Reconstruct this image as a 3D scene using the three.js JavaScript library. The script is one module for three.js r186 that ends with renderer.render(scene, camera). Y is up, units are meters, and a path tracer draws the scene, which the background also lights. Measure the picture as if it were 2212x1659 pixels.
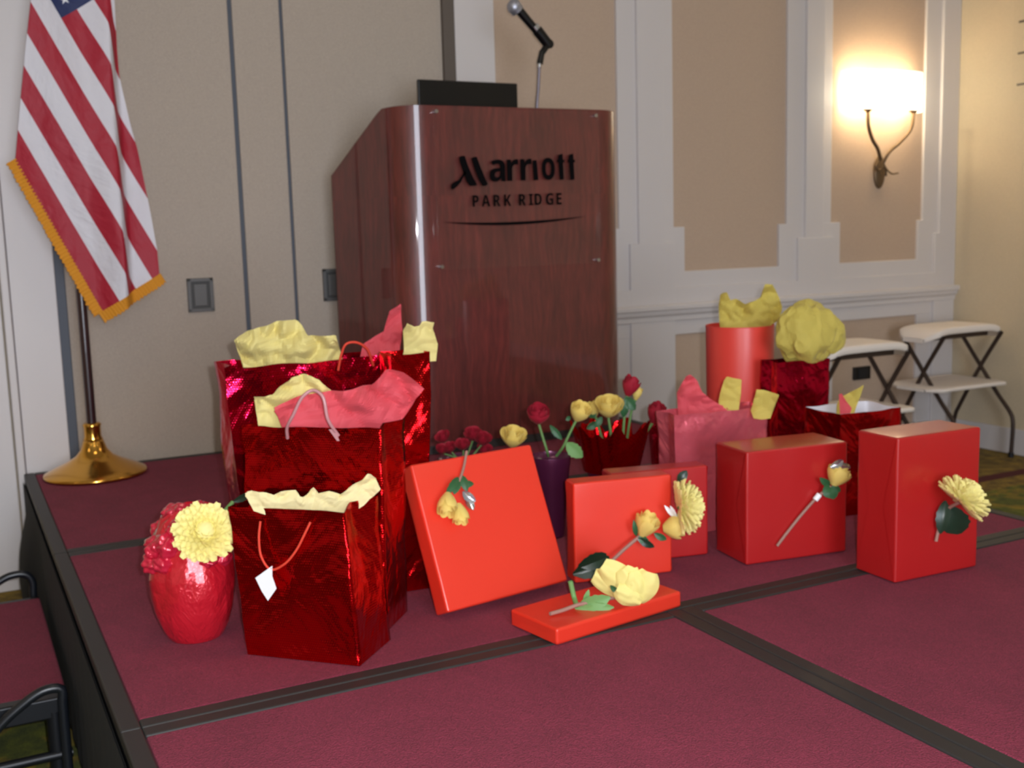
import * as THREE from 'three';
import { RoundedBoxGeometry } from 'three/addons/geometries/RoundedBoxGeometry.js';
import { mergeGeometries, mergeVertices, toCreasedNormals } from 'three/addons/utils/BufferGeometryUtils.js';
import { ImprovedNoise } from 'three/addons/math/ImprovedNoise.js';
import { RectAreaLightUniformsLib } from 'three/addons/lights/RectAreaLightUniformsLib.js';
import { FontLoader } from 'three/addons/loaders/FontLoader.js';
import { TextGeometry } from 'three/addons/geometries/TextGeometry.js';

RectAreaLightUniformsLib.init();
const IW = 2212, IH = 1659;
const K = 1.15;                 // metres per stage module
const SH = 0.408;               // stage top above the main floor
const FPX = 2366.2;

// ---------------------------------------------------------------- camera, exposure, large lights
const scene = new THREE.Scene();
scene.background = new THREE.Color(0.012, 0.011, 0.01);
const camera = new THREE.PerspectiveCamera(2 * Math.atan(IH / 2 / FPX) * 180 / Math.PI, IW / IH, 0.05, 60);
camera.position.set(-0.19322 * K, 0.67259 * K + SH, 3.53495 * K);
camera.rotation.set(-0.1385, -0.47475, -0.02871, 'YXZ');
camera.updateMatrixWorld(true);
camera.focus = 1.1;
camera.userData.fStop = 11;
scene.add(camera);

const renderer = new THREE.WebGLRenderer({ antialias: true });
renderer.toneMapping = THREE.LinearToneMapping;
renderer.toneMappingExposure = 1.0;
renderer.shadowMap.enabled = true;

const CEIL = 3.3, XR = 3.9 * K, XL = -4.4, ZF = 8.2;
const L_CEIL = 1.05, L_FLASH = 11, L_WIN = 6.4, L_SCONCE = 0.27;

// ---------------------------------------------------------------- helpers
function rng(seed) { let a = seed >>> 0; return () => { a = (a + 0x6D2B79F5) | 0; let t = Math.imul(a ^ (a >>> 15), 1 | a); t = (t + Math.imul(t ^ (t >>> 7), 61 | t)) ^ t; return ((t ^ (t >>> 14)) >>> 0) / 4294967296; }; }
const IN = new ImprovedNoise();
const noise = (x, y, z = 0) => IN.noise(x + 31.7, y + 17.3, z + 5.1);
const fbm = (x, y, z = 0, o = 4) => { let s = 0, a = 0.5; for (let i = 0; i < o; i++) { s += a * noise(x, y, z); x *= 2.03; y *= 2.03; z *= 2.03; a *= 0.5; } return s; };
const clamp = (v, a = 0, b = 1) => Math.min(b, Math.max(a, v));
const smooth = (a, b, v) => { const t = clamp((v - a) / (b - a)); return t * t * (3 - 2 * t); };
const lerp = (a, b, t) => a + (b - a) * t;
const V3 = (x, y, z) => new THREE.Vector3(x, y, z);
const UP = V3(0, 1, 0);

// a pixel of the photograph as a ray from the camera; points are found where it meets a known real surface
function ray(px, py) { return V3((px - IW / 2) / FPX, -(py - IH / 2) / FPX, -1).applyEuler(camera.rotation); }
function onY(px, py, y = SH) { const d = ray(px, py), t = (y - camera.position.y) / d.y; return camera.position.clone().addScaledVector(d, t); }
function onZ(px, py, z) { const d = ray(px, py), t = (z - camera.position.z) / d.z; return camera.position.clone().addScaledVector(d, t); }
function onX(px, py, x) { const d = ray(px, py), t = (x - camera.position.x) / d.x; return camera.position.clone().addScaledVector(d, t); }
function onPlane(px, py, p, n) { const d = ray(px, py), t = p.clone().sub(camera.position).dot(n) / d.dot(n); return camera.position.clone().addScaledVector(d, t); }
function facing(p) { return V3(camera.position.x - p.x, 0, camera.position.z - p.z).normalize(); }   // horizontal direction to the viewer

const used = {};
function numbered(n) { if (!(n in used)) { used[n] = 0; return n; } used[n]++; return n + '_' + String(used[n]).padStart(3, '0'); }
function tag(o, label, category, group, kind) { o.userData.label = label; if (category) o.userData.category = category; if (group) o.userData.group = group; if (kind) o.userData.kind = kind; return o; }
function thing(name, label, category, pos = V3(0, 0, 0), yaw = 0, group) {
  const o = new THREE.Group(); o.name = numbered(name); o.position.copy(pos); o.rotation.y = yaw; scene.add(o); o.updateMatrixWorld(true);
  return tag(o, label, category, group);
}
function structure(name) { const o = new THREE.Group(); o.name = numbered(name); o.userData.kind = 'structure'; scene.add(o); return o; }
function part(name, geo, mat, parent, label) {
  const m = new THREE.Mesh(geo, mat); m.name = name; m.castShadow = true; m.receiveShadow = true; parent.add(m);
  if (label) m.userData.label = label;
  return m;
}
function merge(list) { list = list.map(g => g.index ? g.toNonIndexed() : g); for (const g of list) { for (const k of Object.keys(g.attributes)) if (!['position', 'normal', 'uv'].includes(k)) g.deleteAttribute(k); } return mergeGeometries(list); }
function local(geo, parent) { parent.updateMatrixWorld(true); return geo.applyMatrix4(parent.matrixWorld.clone().invert()); }   // world-space geometry into a thing's own space
function box(w, h, d, x = 0, y = 0, z = 0, r = 0) { const g = r > 0 ? new RoundedBoxGeometry(w, h, d, 2, r) : new THREE.BoxGeometry(w, h, d); boxUV(g); return g.translate(x, y, z); }
function boxUV(g) { const p = g.attributes.position, n = g.attributes.normal, u = g.attributes.uv; for (let i = 0; i < p.count; i++) { const ax = Math.abs(n.getX(i)), ay = Math.abs(n.getY(i)), az = Math.abs(n.getZ(i)); if (ay >= ax && ay >= az) u.setXY(i, p.getX(i), p.getZ(i)); else if (ax >= az) u.setXY(i, p.getZ(i), p.getY(i)); else u.setXY(i, p.getX(i), p.getY(i)); } }
function span(x0, x1, y0, y1, z0, z1, r = 0) { return box(x1 - x0, y1 - y0, z1 - z0, (x0 + x1) / 2, (y0 + y1) / 2, (z0 + z1) / 2, r); }
function tube(pts, r, seg = 32, rad = 10) { return new THREE.TubeGeometry(new THREE.CatmullRomCurve3(pts, false, 'centripetal'), seg, r, rad, false); }
function rod(a, b, r, rb = r) { const d = b.clone().sub(a), g = new THREE.CylinderGeometry(rb, r, d.length(), 12); g.applyQuaternion(new THREE.Quaternion().setFromUnitVectors(UP, d.clone().normalize())); return g.translate((a.x + b.x) / 2, (a.y + b.y) / 2, (a.z + b.z) / 2); }
function lathe(profile, seg = 40) { return new THREE.LatheGeometry(profile.map(([r, y]) => new THREE.Vector2(r, y)), seg); }
function grid(nu, nv, fn, uvfn) {   // parametric sheet, u,v in 0..1
  const pos = [], uv = [], idx = [];
  for (let j = 0; j <= nv; j++) for (let i = 0; i <= nu; i++) { const u = i / nu, v = j / nv, p = fn(u, v); pos.push(p.x, p.y, p.z); const t = uvfn ? uvfn(u, v, p) : [u, v]; uv.push(t[0], t[1]); }
  for (let j = 0; j < nv; j++) for (let i = 0; i < nu; i++) { const a = j * (nu + 1) + i, b = a + 1, c = a + nu + 1, d = c + 1; idx.push(a, b, d, a, d, c); }
  const g = new THREE.BufferGeometry(); g.setAttribute('position', new THREE.Float32BufferAttribute(pos, 3)); g.setAttribute('uv', new THREE.Float32BufferAttribute(uv, 2)); g.setIndex(idx); g.computeVertexNormals(); return g;
}
function chain(pts, t) {   // point at fraction t of a polyline
  let L = 0; const l = []; for (let i = 1; i < pts.length; i++) { const d = Math.hypot(pts[i][0] - pts[i - 1][0], pts[i][1] - pts[i - 1][1]); l.push(d); L += d; }
  let s = t * L; for (let i = 0; i < l.length; i++) { if (s <= l[i] || i === l.length - 1) { const f = clamp(s / l[i]); return [lerp(pts[i][0], pts[i + 1][0], f), lerp(pts[i][1], pts[i + 1][1], f)]; } s -= l[i]; }
}
const interp = (tab, v) => { if (v <= tab[0][0]) return tab[0][1]; for (let i = 1; i < tab.length; i++) if (v <= tab[i][0]) return lerp(tab[i - 1][1], tab[i][1], (v - tab[i - 1][0]) / (tab[i][0] - tab[i - 1][0])); return tab[tab.length - 1][1]; };

// ---------------------------------------------------------------- procedural textures
function dataTex(n, fn, srgb = true, m = n) {
  const d = new Uint8Array(n * m * 4);
  for (let j = 0; j < m; j++) for (let i = 0; i < n; i++) { const c = fn(i, j, n, m), o = (j * n + i) * 4; d[o] = clamp(c[0], 0, 255); d[o + 1] = clamp(c[1], 0, 255); d[o + 2] = clamp(c[2], 0, 255); d[o + 3] = 255; }
  const t = new THREE.DataTexture(d, n, m, THREE.RGBAFormat); t.wrapS = t.wrapT = THREE.RepeatWrapping; t.magFilter = THREE.LinearFilter; t.minFilter = THREE.LinearFilter; if (srgb) t.colorSpace = THREE.SRGBColorSpace; t.needsUpdate = true; return t;
}
const rep = (t, s, s2 = s) => { const c = t.clone(); c.repeat.set(1 / s, 1 / s2); c.needsUpdate = true; return c; };   // one tile every s metres
const tileN = (i, j, n, f, z) => { // tiling noise
  const a = i / n * Math.PI * 2, b = j / n * Math.PI * 2, r = f / (2 * Math.PI); return fbm(Math.cos(a) * r + 7, Math.sin(a) * r + Math.cos(b) * r * 0.9, Math.sin(b) * r + z);
};
const R0 = rng(11);
const grain = Array.from({ length: 512 * 512 }, () => R0());
const grainAt = (i, j) => grain[(j & 511) * 512 + (i & 511)];
const carpetTex = dataTex(512, (i, j, n) => { const g = grainAt(i, j) - 0.5 + (grainAt(i >> 1, j >> 1) - 0.5), l = tileN(i, j, n, 6, 1); const k = 1 + g * 0.2 + l * 0.1; return [126 * k, 44 * k, 66 * k]; });
const carpetBump = dataTex(512, (i, j) => { const v = 128 + (grainAt(i, j) + grainAt(i >> 1, j >> 1) - 1) * 120; return [v, v, v]; }, false);
const floorTex = dataTex(512, (i, j, n) => { const g = grainAt(i, j) - 0.5, l = tileN(i, j, n, 22, 4), m = tileN(i, j, n, 14, 9); const k = 1 + g * 0.35; const t = smooth(-0.05, 0.15, m); return [lerp(112, 128, t) * k + l * 60, lerp(92, 104, t) * k + l * 55, lerp(38, 40, t) * k + l * 12]; });
const floorTexG = dataTex(512, (i, j, n) => { const g = grainAt(i, j) - 0.5, l = tileN(i, j, n, 22, 4), m = tileN(i, j, n, 10, 2); const k = 1 + g * 0.35; const t = smooth(-0.05, 0.1, m); return [lerp(86, 122, t) * k + l * 50, lerp(92, 106, t) * k + l * 45, lerp(30, 34, t) * k]; });
const weaveTex = dataTex(512, (i, j, n) => { const g = grainAt(i, j >> 2) + grainAt(i >> 2, j + 77) - 1; const k = 1 + g * 0.08; return [176 * k, 163 * k, 150 * k]; });
const paperTex = dataTex(512, (i, j, n) => { const g = grainAt(i, j >> 1) + grainAt(i >> 3, j) - 1; const k = 1 + g * 0.06; return [188 * k, 165 * k, 145 * k]; });
const plasterTex = dataTex(256, (i, j, n) => { const k = 1 + (grainAt(i, j) - 0.5) * 0.03 + tileN(i, j, n, 4, 2) * 0.03; return [204 * k, 188 * k, 160 * k]; });
const woodTex = dataTex(1024, (i, j, n) => {
  const w = tileN(i, j, n, 3, 12) * 0.5, f = fbm(i * 0.055 + w * 6, j * 0.004, 3), fine = grainAt(i, j >> 5) - 0.5, ray = fbm(i * 0.25, j * 0.012, 9);
  const k = 1 + f * 0.35 + fine * 0.16 + ray * 0.24 + tileN(i, j, n, 5, 30) * 0.22; return [96 * k, 38 * k, 34 * k];
});
// holographic film: one red with a fine regular dot print, embossed with the same dots
const dotAt = (i, j) => { const row = Math.floor(j / 8), ii = (i + (row & 1) * 4) % 8 - 4, jj = j % 8 - 4; return Math.hypot(ii + 0.5, jj + 0.5); };
const film = (base, dot) => dataTex(64, (i, j) => { const t = 1 - smooth(1.2, 2.8, dotAt(i, j)); return [0, 1, 2].map(k => lerp(base[k], dot[k], t)); });
const holoTex = film([190, 3, 20], [232, 44, 20]), holoTexB = film([196, 8, 48], [222, 30, 76]), pinkTex = film([242, 104, 124], [250, 150, 150]);
const foilBump = dataTex(512, (i, j, n) => { const c = tileN(i, j, n, 3.2, 61) * 300 + Math.abs(tileN(i, j, n, 5, 13)) * 70, v = 100 + c + (1 - smooth(0.6, 3.6, dotAt(i, j))) * 5; return [v, v, v]; }, false);
const crumpleBump = dataTex(512, (i, j, n) => { const v = 90 + Math.abs(tileN(i, j, n, 9, 15)) * 330 + Math.abs(tileN(i, j, n, 21, 25)) * 120; return [v, v, v]; }, false);

// ---------------------------------------------------------------- materials
const std = (o) => new THREE.MeshStandardMaterial({ side: THREE.DoubleSide, ...o });
const phy = (o) => new THREE.MeshPhysicalMaterial({ side: THREE.DoubleSide, ...o });
const M = {
  carpet: std({ map: rep(carpetTex, 0.55), bumpMap: rep(carpetBump, 0.55), bumpScale: 0.002, roughness: 1 }),
  blackTrim: std({ color: 0x2b2a2a, roughness: 0.55 }),
  blackSteel: std({ color: 0x15171c, roughness: 0.42, metalness: 0.3 }),
  blackCloth: std({ color: 0x060608, roughness: 0.95 }),
  rubber: std({ color: 0x14171d, roughness: 0.35 }),
  floorGold: std({ map: rep(floorTex, 0.8), roughness: 1 }),
  floorGreen: std({ map: rep(floorTexG, 0.9), roughness: 1 }),
  floorBand: std({ color: 0x4a1417, roughness: 1 }),
  partition: std({ map: rep(weaveTex, 0.35), roughness: 0.95 }),
  wallpaper: std({ map: rep(paperTex, 0.35), roughness: 0.95 }),
  gasket: std({ color: 0x4d525c, roughness: 0.6 }),
  jamb: std({ color: 0x5d534b, roughness: 0.55 }),
  plate: std({ color: 0x5f5d5c, roughness: 0.5, metalness: 0.4 }),
  plateDark: std({ color: 0x474747, roughness: 0.6, metalness: 0.3 }),
  trim: std({ color: 0xd0cac9, roughness: 0.5 }),
  cream: std({ map: rep(plasterTex, 1.2), roughness: 0.8 }),
  ceiling: std({ color: 0xdcd8cf, roughness: 0.95 }),
  wood: phy({ map: rep(woodTex, 0.9), roughness: 0.42, clearcoat: 1, clearcoatRoughness: 0.04 }),
  woodEdge: phy({ color: 0x3a1a16, roughness: 0.4, clearcoat: 0.4, clearcoatRoughness: 0.2 }),
  acrylic: phy({ color: 0xffffff, transmission: 1, thickness: 0, roughness: 0.08, ior: 1.3, specularIntensity: 0.5 }),
  ink: phy({ color: 0x080608, roughness: 0.9, specularIntensity: 0.2 }),
  chrome: std({ color: 0xc8c8cc, roughness: 0.25, metalness: 1 }),
  grille: std({ color: 0xb4b6c2, roughness: 0.45, metalness: 0.8 }),
  blackPlastic: std({ color: 0x0a0a0d, roughness: 0.3 }),
  stemMetal: std({ color: 0x8c8590, roughness: 0.3, metalness: 0.8 }),
  brass: std({ color: 0xe0a94e, roughness: 0.16, metalness: 1 }),
  darkWood: phy({ color: 0x2c1418, roughness: 0.35, clearcoat: 0.5 }),
  fringe: std({ color: 0xd08a1c, roughness: 0.8 }),
  bronze: std({ color: 0x6e5a44, roughness: 0.45, metalness: 0.6 }),
  giftRed: phy({ color: 0xdd3420, roughness: 0.46, clearcoat: 0.35, clearcoatRoughness: 0.22 }),
  giftRedB: phy({ color: 0xac1718, roughness: 0.42, clearcoat: 0.5, clearcoatRoughness: 0.16 }),
  canRed: phy({ color: 0xe2443a, roughness: 0.4, clearcoat: 0.5, clearcoatRoughness: 0.24 }),
  foil: std({ map: rep(holoTex, 0.0375), bumpMap: rep(foilBump, 0.3), bumpScale: 0.008, roughness: 0.13, metalness: 0.95 }),
  foilB: std({ map: rep(holoTexB, 0.0425), bumpMap: rep(foilBump, 0.34), bumpScale: 0.009, roughness: 0.12, metalness: 0.95 }),
  foilPink: std({ map: rep(pinkTex, 0.0375), bumpMap: rep(foilBump, 0.3), bumpScale: 0.008, roughness: 0.18, metalness: 0.6 }),
  cello: phy({ color: 0xc81c2c, roughness: 0.28, metalness: 0.25, clearcoat: 1, clearcoatRoughness: 0.06, bumpMap: rep(crumpleBump, 0.22), bumpScale: 0.0022 }),
  celloRuffle: phy({ color: 0xcc2440, roughness: 0.2, metalness: 0.25, clearcoat: 1, clearcoatRoughness: 0.05, bumpMap: rep(crumpleBump, 0.1), bumpScale: 0.0012 }),
  tissueYellow: phy({ color: 0xf2e596, roughness: 0.85, transmission: 0.3, thickness: 0 }),
  tissueGold: phy({ color: 0xdcca60, roughness: 0.8, transmission: 0.3, thickness: 0 }),
  tissueCream: phy({ color: 0xf8edb4, roughness: 0.85, transmission: 0.3, thickness: 0 }),
  tissuePink: phy({ color: 0xe65562, roughness: 0.8, transmission: 0.3, thickness: 0 }),
  ribbon: phy({ color: 0xd8a0a4, roughness: 0.3, transmission: 0.3, thickness: 0 }),
  cord: std({ color: 0xd8402a, roughness: 0.7 }),
  white: std({ color: 0xf0f2f4, roughness: 0.7 }),
  liner: std({ color: 0xe6e4ec, roughness: 0.6 }),
  mum: phy({ color: 0xfaf0a0, roughness: 0.8, transmission: 0.2, thickness: 0 }),
  mumCentre: std({ color: 0xf2d568, roughness: 0.9 }),
  roseYellow: phy({ color: 0xf2da78, roughness: 0.7, transmission: 0.2, thickness: 0 }),
  rosePale: phy({ color: 0xf4e88e, roughness: 0.7, transmission: 0.2, thickness: 0 }),
  roseRed: phy({ color: 0xa80f2c, roughness: 0.7, transmission: 0.15, thickness: 0 }),
  leaf: std({ color: 0x2c5a34, roughness: 0.5 }),
  leafDark: std({ color: 0x1c3324, roughness: 0.35 }),
  leafPale: std({ color: 0x6d9a58, roughness: 0.6 }),
  stem: std({ color: 0x5f8447, roughness: 0.6 }),
  stemDry: std({ color: 0x9c7468, roughness: 0.6 }),
  plumFoil: phy({ color: 0x5c2347, roughness: 0.3, metalness: 0.55, clearcoat: 0.5, clearcoatRoughness: 0.2 }),
  soil: std({ color: 0x22090d, roughness: 1 }),
  silver: std({ color: 0xd8dde8, roughness: 0.2, metalness: 0.9 }),
  chairWhite: std({ color: 0xeee4dc, roughness: 0.6 }),
  chairSteel: std({ color: 0x43352e, roughness: 0.45, metalness: 0.4 }),
  shade: std({ color: 0xfff6e0, roughness: 0.6, emissive: new THREE.Color(1.0, 0.92, 0.74), emissiveIntensity: 1.5 }),
  lampGlow: std({ color: 0xffffff, emissive: new THREE.Color(1, 0.82, 0.58), emissiveIntensity: 4 }),
  dayGlow: std({ color: 0xdfe8ff, emissive: new THREE.Color(0.78, 0.86, 1.0), emissiveIntensity: 5 }),
  flashGlow: std({ color: 0xffffff, emissive: new THREE.Color(0.92, 0.94, 1), emissiveIntensity: 6 }),
};

// ---------------------------------------------------------------- the room
const X = x => x * K, Y = y => y * K + SH;
{ // floor with its woven border
  const f = structure('floor');
  part('carpet_field', span(XL, XR + 0.2, -0.1, 0, 0, 0.66), M.floorGold, f);
  part('carpet_border', span(XL, XR + 0.2, -0.1, 0.0004, 0.66, 0.735), M.floorBand, f);
  part('carpet_field', span(XL, XR + 0.2, -0.1, 0, 0.735, 0.86), M.floorGold, f);
  part('carpet_field', span(XL, XR + 0.2, -0.1, 0, 0.86, ZF), M.floorGreen, f);
  const c = structure('ceiling'); part('ceiling_slab', span(XL - 0.2, XR + 0.2, CEIL, CEIL + 0.15, -0.2, ZF + 0.2), M.ceiling, c);
  // wall behind the viewer with a wide floor-to-head window: the long pale streak on the lectern's corner and the soft front light
  const wf = structure('wall_front'), wa = -1.35, wc = 0.95, wb = 0.03, wt = 2.75;
  for (const [a, b, p, q] of [[XL - 0.2, wa, 0, CEIL], [wc, XR + 0.2, 0, CEIL], [wa, wc, 0, wb], [wa, wc, wt, CEIL]]) part('plaster', span(a, b, p, q, ZF, ZF + 0.2), M.cream, wf);
  const wn = structure('window_1'), zm = ZF + 0.1;
  part('daylit_pane', span(wa, wc, wb, wt, zm, zm + 0.01), M.dayGlow, wn);
  for (const [p, q] of [[wa, wa + 0.05], [(wa + wc) / 2 - 0.02, (wa + wc) / 2 + 0.02], [wc - 0.05, wc]]) part('window_frame', span(p, q, wb, wt, zm - 0.05, zm, 0.006), M.trim, wn);
  for (const [p, q] of [[wb, wb + 0.05], [wt - 0.05, wt]]) part('window_frame', span(wa, wc, p, q, zm - 0.05, zm, 0.006), M.trim, wn);
  const wl0 = new THREE.RectAreaLight(new THREE.Color(0.8, 0.88, 1), L_WIN, wc - wa - 0.1, wt - wb - 0.1); wl0.position.set((wa + wc) / 2, (wb + wt) / 2, zm - 0.06); wl0.lookAt((wa + wc) / 2, (wb + wt) / 2, 0); scene.add(wl0);
  const wr = structure('wall_right'); part('plaster', span(XR, XR + 0.2, 0, CEIL, -0.2, ZF), M.cream, wr);
  const br = structure('baseboard_right'); part('board', span(XR - 0.014, XR, 0, Y(-0.241), 0.03, ZF, 0.004), M.trim, br);
  const wl = structure('wall_left'); part('plaster', span(XL - 0.2, XL, 0, CEIL, -0.2, ZF), M.cream, wl);
}
{ // back wall: plaster core, folding partition on the left, panelled wall on the right
  const w = structure('wall_back');
  part('core', span(XL - 0.2, XR, 0, CEIL, -0.22, -0.03), M.cream, w);
  const zf = -0.004;
  for (const [a, b] of [[0.131, 0.667], [0.681, 0.831], [0.842, 1.394]]) part('partition_panel', span(X(a), X(b), 0, CEIL, -0.03, zf, 0.003), M.partition, w);
  for (const [a, b] of [[0.667, 0.681], [0.831, 0.842]]) part('gasket', span(X(a), X(b), 0, CEIL, -0.03, -0.012), M.gasket, w);
  part('jamb', span(X(0.103), X(0.131), 0, CEIL, -0.03, 0.004, 0.003), M.gasket, w);
  part('jamb', span(X(1.394), X(1.437), 0, CEIL, -0.03, 0.014, 0.003), M.jamb, w);
  for (const [a, b, c, d] of [[0.486, 0.567, 0.448, 0.554], [0.928, 1.006, 0.459, 0.566]]) {
    const p = part('latch_plate', span(X(a), X(b), Y(c), Y(d), -0.006, 0.003, 0.002), M.plateDark, w), m = (a + b) / 2;
    part('plate_bezel', merge([span(X(a), X(b), Y(d) - 0.013, Y(d), -0.004, 0.007, 0.002), span(X(a), X(b), Y(c), Y(c) + 0.013, -0.004, 0.007, 0.002), span(X(a), X(a) + 0.014, Y(c), Y(d), -0.004, 0.007, 0.002), span(X(b) - 0.014, X(b), Y(c), Y(d), -0.004, 0.007, 0.002)]), M.plate, p);
    part('pull_grip', span(X(m) - 0.024, X(m) + 0.024, Y(c) + 0.02, Y(d) - 0.02, 0, 0.006, 0.003), M.plate, p);
  }
  // casing left of the partition
  part('casing', span(X(-0.022), X(0.103), 0, CEIL, -0.03, 0.02, 0.004), M.trim, w);
  part('casing', span(X(-0.046), X(-0.024), 0, CEIL, -0.03, 0.032, 0.006), M.trim, w);
  part('casing', span(X(-0.2), X(-0.05), 0, CEIL, -0.03, 0.016, 0.004), M.trim, w);
  part('plaster', span(XL, X(-0.2), 0, CEIL, -0.03, 0, 0), M.cream, w);
  // panelled wall
  const zp = -0.014, z1 = 0.0, z2 = 0.014;
  for (const [a, b] of [[1.588, 2.18], [2.28, 3.0], [3.1, 3.86]]) { part('wallpaper_panel', span(X(a), X(b), Y(0.45), CEIL, -0.03, zp), M.wallpaper, w); part('wainscot_panel', span(X(a), X(b), 0, Y(0.32), -0.03, zp), M.wallpaper, w); }
  part('pilaster', span(X(1.437), X(1.588), 0, CEIL, -0.03, z2, 0.003), M.trim, w);
  part('pilaster_base', span(X(1.437), X(1.63), Y(0.37), Y(0.671), -0.03, z1, 0.003), M.trim, w);
  const pil = (u0, u1, l0, l1, iu0, iu1, il0, il1) => {
    part('frame_moulding', span(X(u0), X(u1), Y(0.66), CEIL, -0.03, z1, 0.003), M.trim, w);
    part('frame_moulding', span(X(l0), X(l1), Y(0.37), Y(0.671), -0.03, z1 + 0.001, 0.003), M.trim, w);
    part('pilaster', span(X(iu0), X(iu1), Y(0.6), CEIL, -0.03, z2, 0.003), M.trim, w);
    part('pilaster_base', span(X(il0), X(il1), Y(0.37), Y(0.611), -0.03, z2 + 0.001, 0.003), M.trim, w);
    part('wainscot_stile', span(X(il0) - 0.0, X(il1), 0, Y(0.33), -0.03, z2, 0.003), M.trim, w);
    part('wainscot_frame', span(X(il0) - 0.065, X(il1) + 0.012, 0, Y(0.32), -0.03, z1, 0.003), M.trim, w);
  };
  pil(2.1, 2.352, 2.057, 2.403, 2.182, 2.3, 2.141, 2.346);
  pil(2.921, 3.162, 2.88, 3.214, 3.012, 3.11, 2.972, 3.169);
  part('frame_moulding', span(X(3.702), XR, Y(0.66), CEIL, -0.03, z1, 0.003), M.trim, w);
  part('frame_moulding', span(X(3.675), XR, Y(0.37), Y(0.671), -0.03, z1 + 0.001, 0.003), M.trim, w);
  part('pilaster', span(X(3.795), XR, Y(0.6), CEIL, -0.03, z2, 0.003), M.trim, w);
  part('pilaster_base', span(X(3.77), XR, 0, Y(0.611), -0.03, z2 + 0.001, 0.003), M.trim, w);
  part('wainscot_frame', span(X(3.68), XR, 0, Y(0.32), -0.03, z1, 0.003), M.trim, w);
  part('frame_rail', span(X(1.588), XR, Y(0.36), Y(0.498), -0.03, z1 + 0.0005, 0.003), M.trim, w);
  part('panel_rail', span(X(1.588), XR, Y(0.36), Y(0.435), -0.03, z2 + 0.0005, 0.003), M.trim, w);
  part('wainscot_rail', span(X(1.588), XR, Y(0.25), Y(0.33), -0.03, z1 + 0.0015, 0.003), M.trim, w);
  const s = new THREE.Shape(); [[0, 0.305], [0.02, 0.309], [0.022, 0.326], [0.034, 0.336], [0.038, 0.35], [0.05, 0.354], [0.05, 0.368], [0.044, 0.374], [0, 0.374]].forEach(([a, b], i) => i ? s.lineTo(a, Y(b)) : s.moveTo(a, Y(b)));
  const g = new THREE.ExtrudeGeometry(s, { depth: XR - X(1.437), bevelEnabled: false }); g.rotateY(Math.PI / 2); g.scale(1, 1, -1); g.translate(X(1.437), 0, 0);
  { const i = g.index; const p = g.attributes.position; for (let k = 0; k < p.count; k += 3) { const a = [p.getX(k + 1), p.getY(k + 1), p.getZ(k + 1)]; p.setXYZ(k + 1, p.getX(k + 2), p.getY(k + 2), p.getZ(k + 2)); p.setXYZ(k + 2, ...a); } g.computeVertexNormals(); }
  part('chair_rail', g, M.trim, w);
  part('skirting', span(X(1.437), XR, 0, Y(-0.241), -0.03, 0.02, 0.004), M.trim, w);
}
{ // wall fittings
  const a = onZ(1845, 822, 0.0), b = onZ(1881, 790, 0.0);
  const o = thing('wall_outlet', 'small square black outlet plate on the wainscot behind the folding chairs', 'outlet', V3((a.x + b.x) / 2, (a.y + b.y) / 2, -0.014));
  part('cover_plate', box(b.x - a.x, b.y - a.y, 0.016, 0, 0, 0.008, 0.004), M.blackPlastic, o);
  part('socket_face', box((b.x - a.x) * 0.5, (b.y - a.y) * 0.7, 0.006, 0, 0, 0.018, 0.002), M.rubber, o);
  const v = thing('wall_vent', 'cream wall vent with long dark horizontal slots on the right wall beside the lit sconce', 'vent', V3(XR, Y(1.35), X(0.62)));
  part('vent_plate', box(0.01, 0.82, X(0.68), 0.0042, 0, 0, 0.0004), M.cream, v);
  for (const y of [1.606, 1.479, 1.351, 1.223]) part('slot', box(0.004, 0.01, X(0.62), -0.0015, Y(y) - Y(1.35), -0.002), M.jamb, v);
}
for (const [x, z] of [[-2.6, 2.0], [0.4, 2.0], [3.2, 2.0], [-2.6, 4.6], [0.4, 4.6], [3.2, 4.6], [0.4, 7.0]]) { // recessed ceiling lights above and behind the viewer
  const o = thing('ceiling_light', 'square recessed ceiling light overhead, outside the picture', 'ceiling light', V3(x, CEIL, z), 0, 'recessed lights in the ceiling');
  part('frame', merge([box(0.66, 0.03, 0.04, 0, -0.012, 0.31), box(0.66, 0.03, 0.04, 0, -0.012, -0.31), box(0.04, 0.03, 0.6, 0.31, -0.012, 0), box(0.04, 0.03, 0.6, -0.31, -0.012, 0)]), M.trim, o);
  part('diffuser', box(0.58, 0.012, 0.58, 0, -0.006, 0), M.lampGlow, o);
  const l = new THREE.RectAreaLight(new THREE.Color(1, 0.9, 0.78), L_CEIL, 0.58, 0.58); l.position.set(x, CEIL - 0.03, z); l.lookAt(x, 0, z); scene.add(l);
}
{ // the photographer's flash unit, a little right of and above the lens
  const r = V3(1, 0, 0).applyEuler(camera.rotation), u = V3(0, 1, 0).applyEuler(camera.rotation), f = V3(0, 0, -1).applyEuler(camera.rotation);
  const p = camera.position.clone().addScaledVector(r, 0.05).addScaledVector(u, 0.03).addScaledVector(f, -0.03);
  const o = thing('camera_flash', 'small camera flash unit firing at the stage from beside the lens', 'camera flash', p); o.quaternion.copy(camera.quaternion); o.updateMatrixWorld(true);
  part('housing', box(0.04, 0.03, 0.03, 0, 0, 0.016, 0.004), M.blackPlastic, o);
  part('flash_window', box(0.026, 0.016, 0.003, 0, 0, 0, 0.001), M.flashGlow, o);
  const l = new THREE.SpotLight(new THREE.Color(0.94, 0.95, 1), L_FLASH, 0, 0.72, 0.35, 2); l.position.copy(p).addScaledVector(f, 0.006); l.target.position.copy(p).addScaledVector(f, 3); l.castShadow = true; l.shadow.radius = 0.6; l.shadow.mapSize.set(2048, 2048); scene.add(l, l.target);
}

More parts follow.
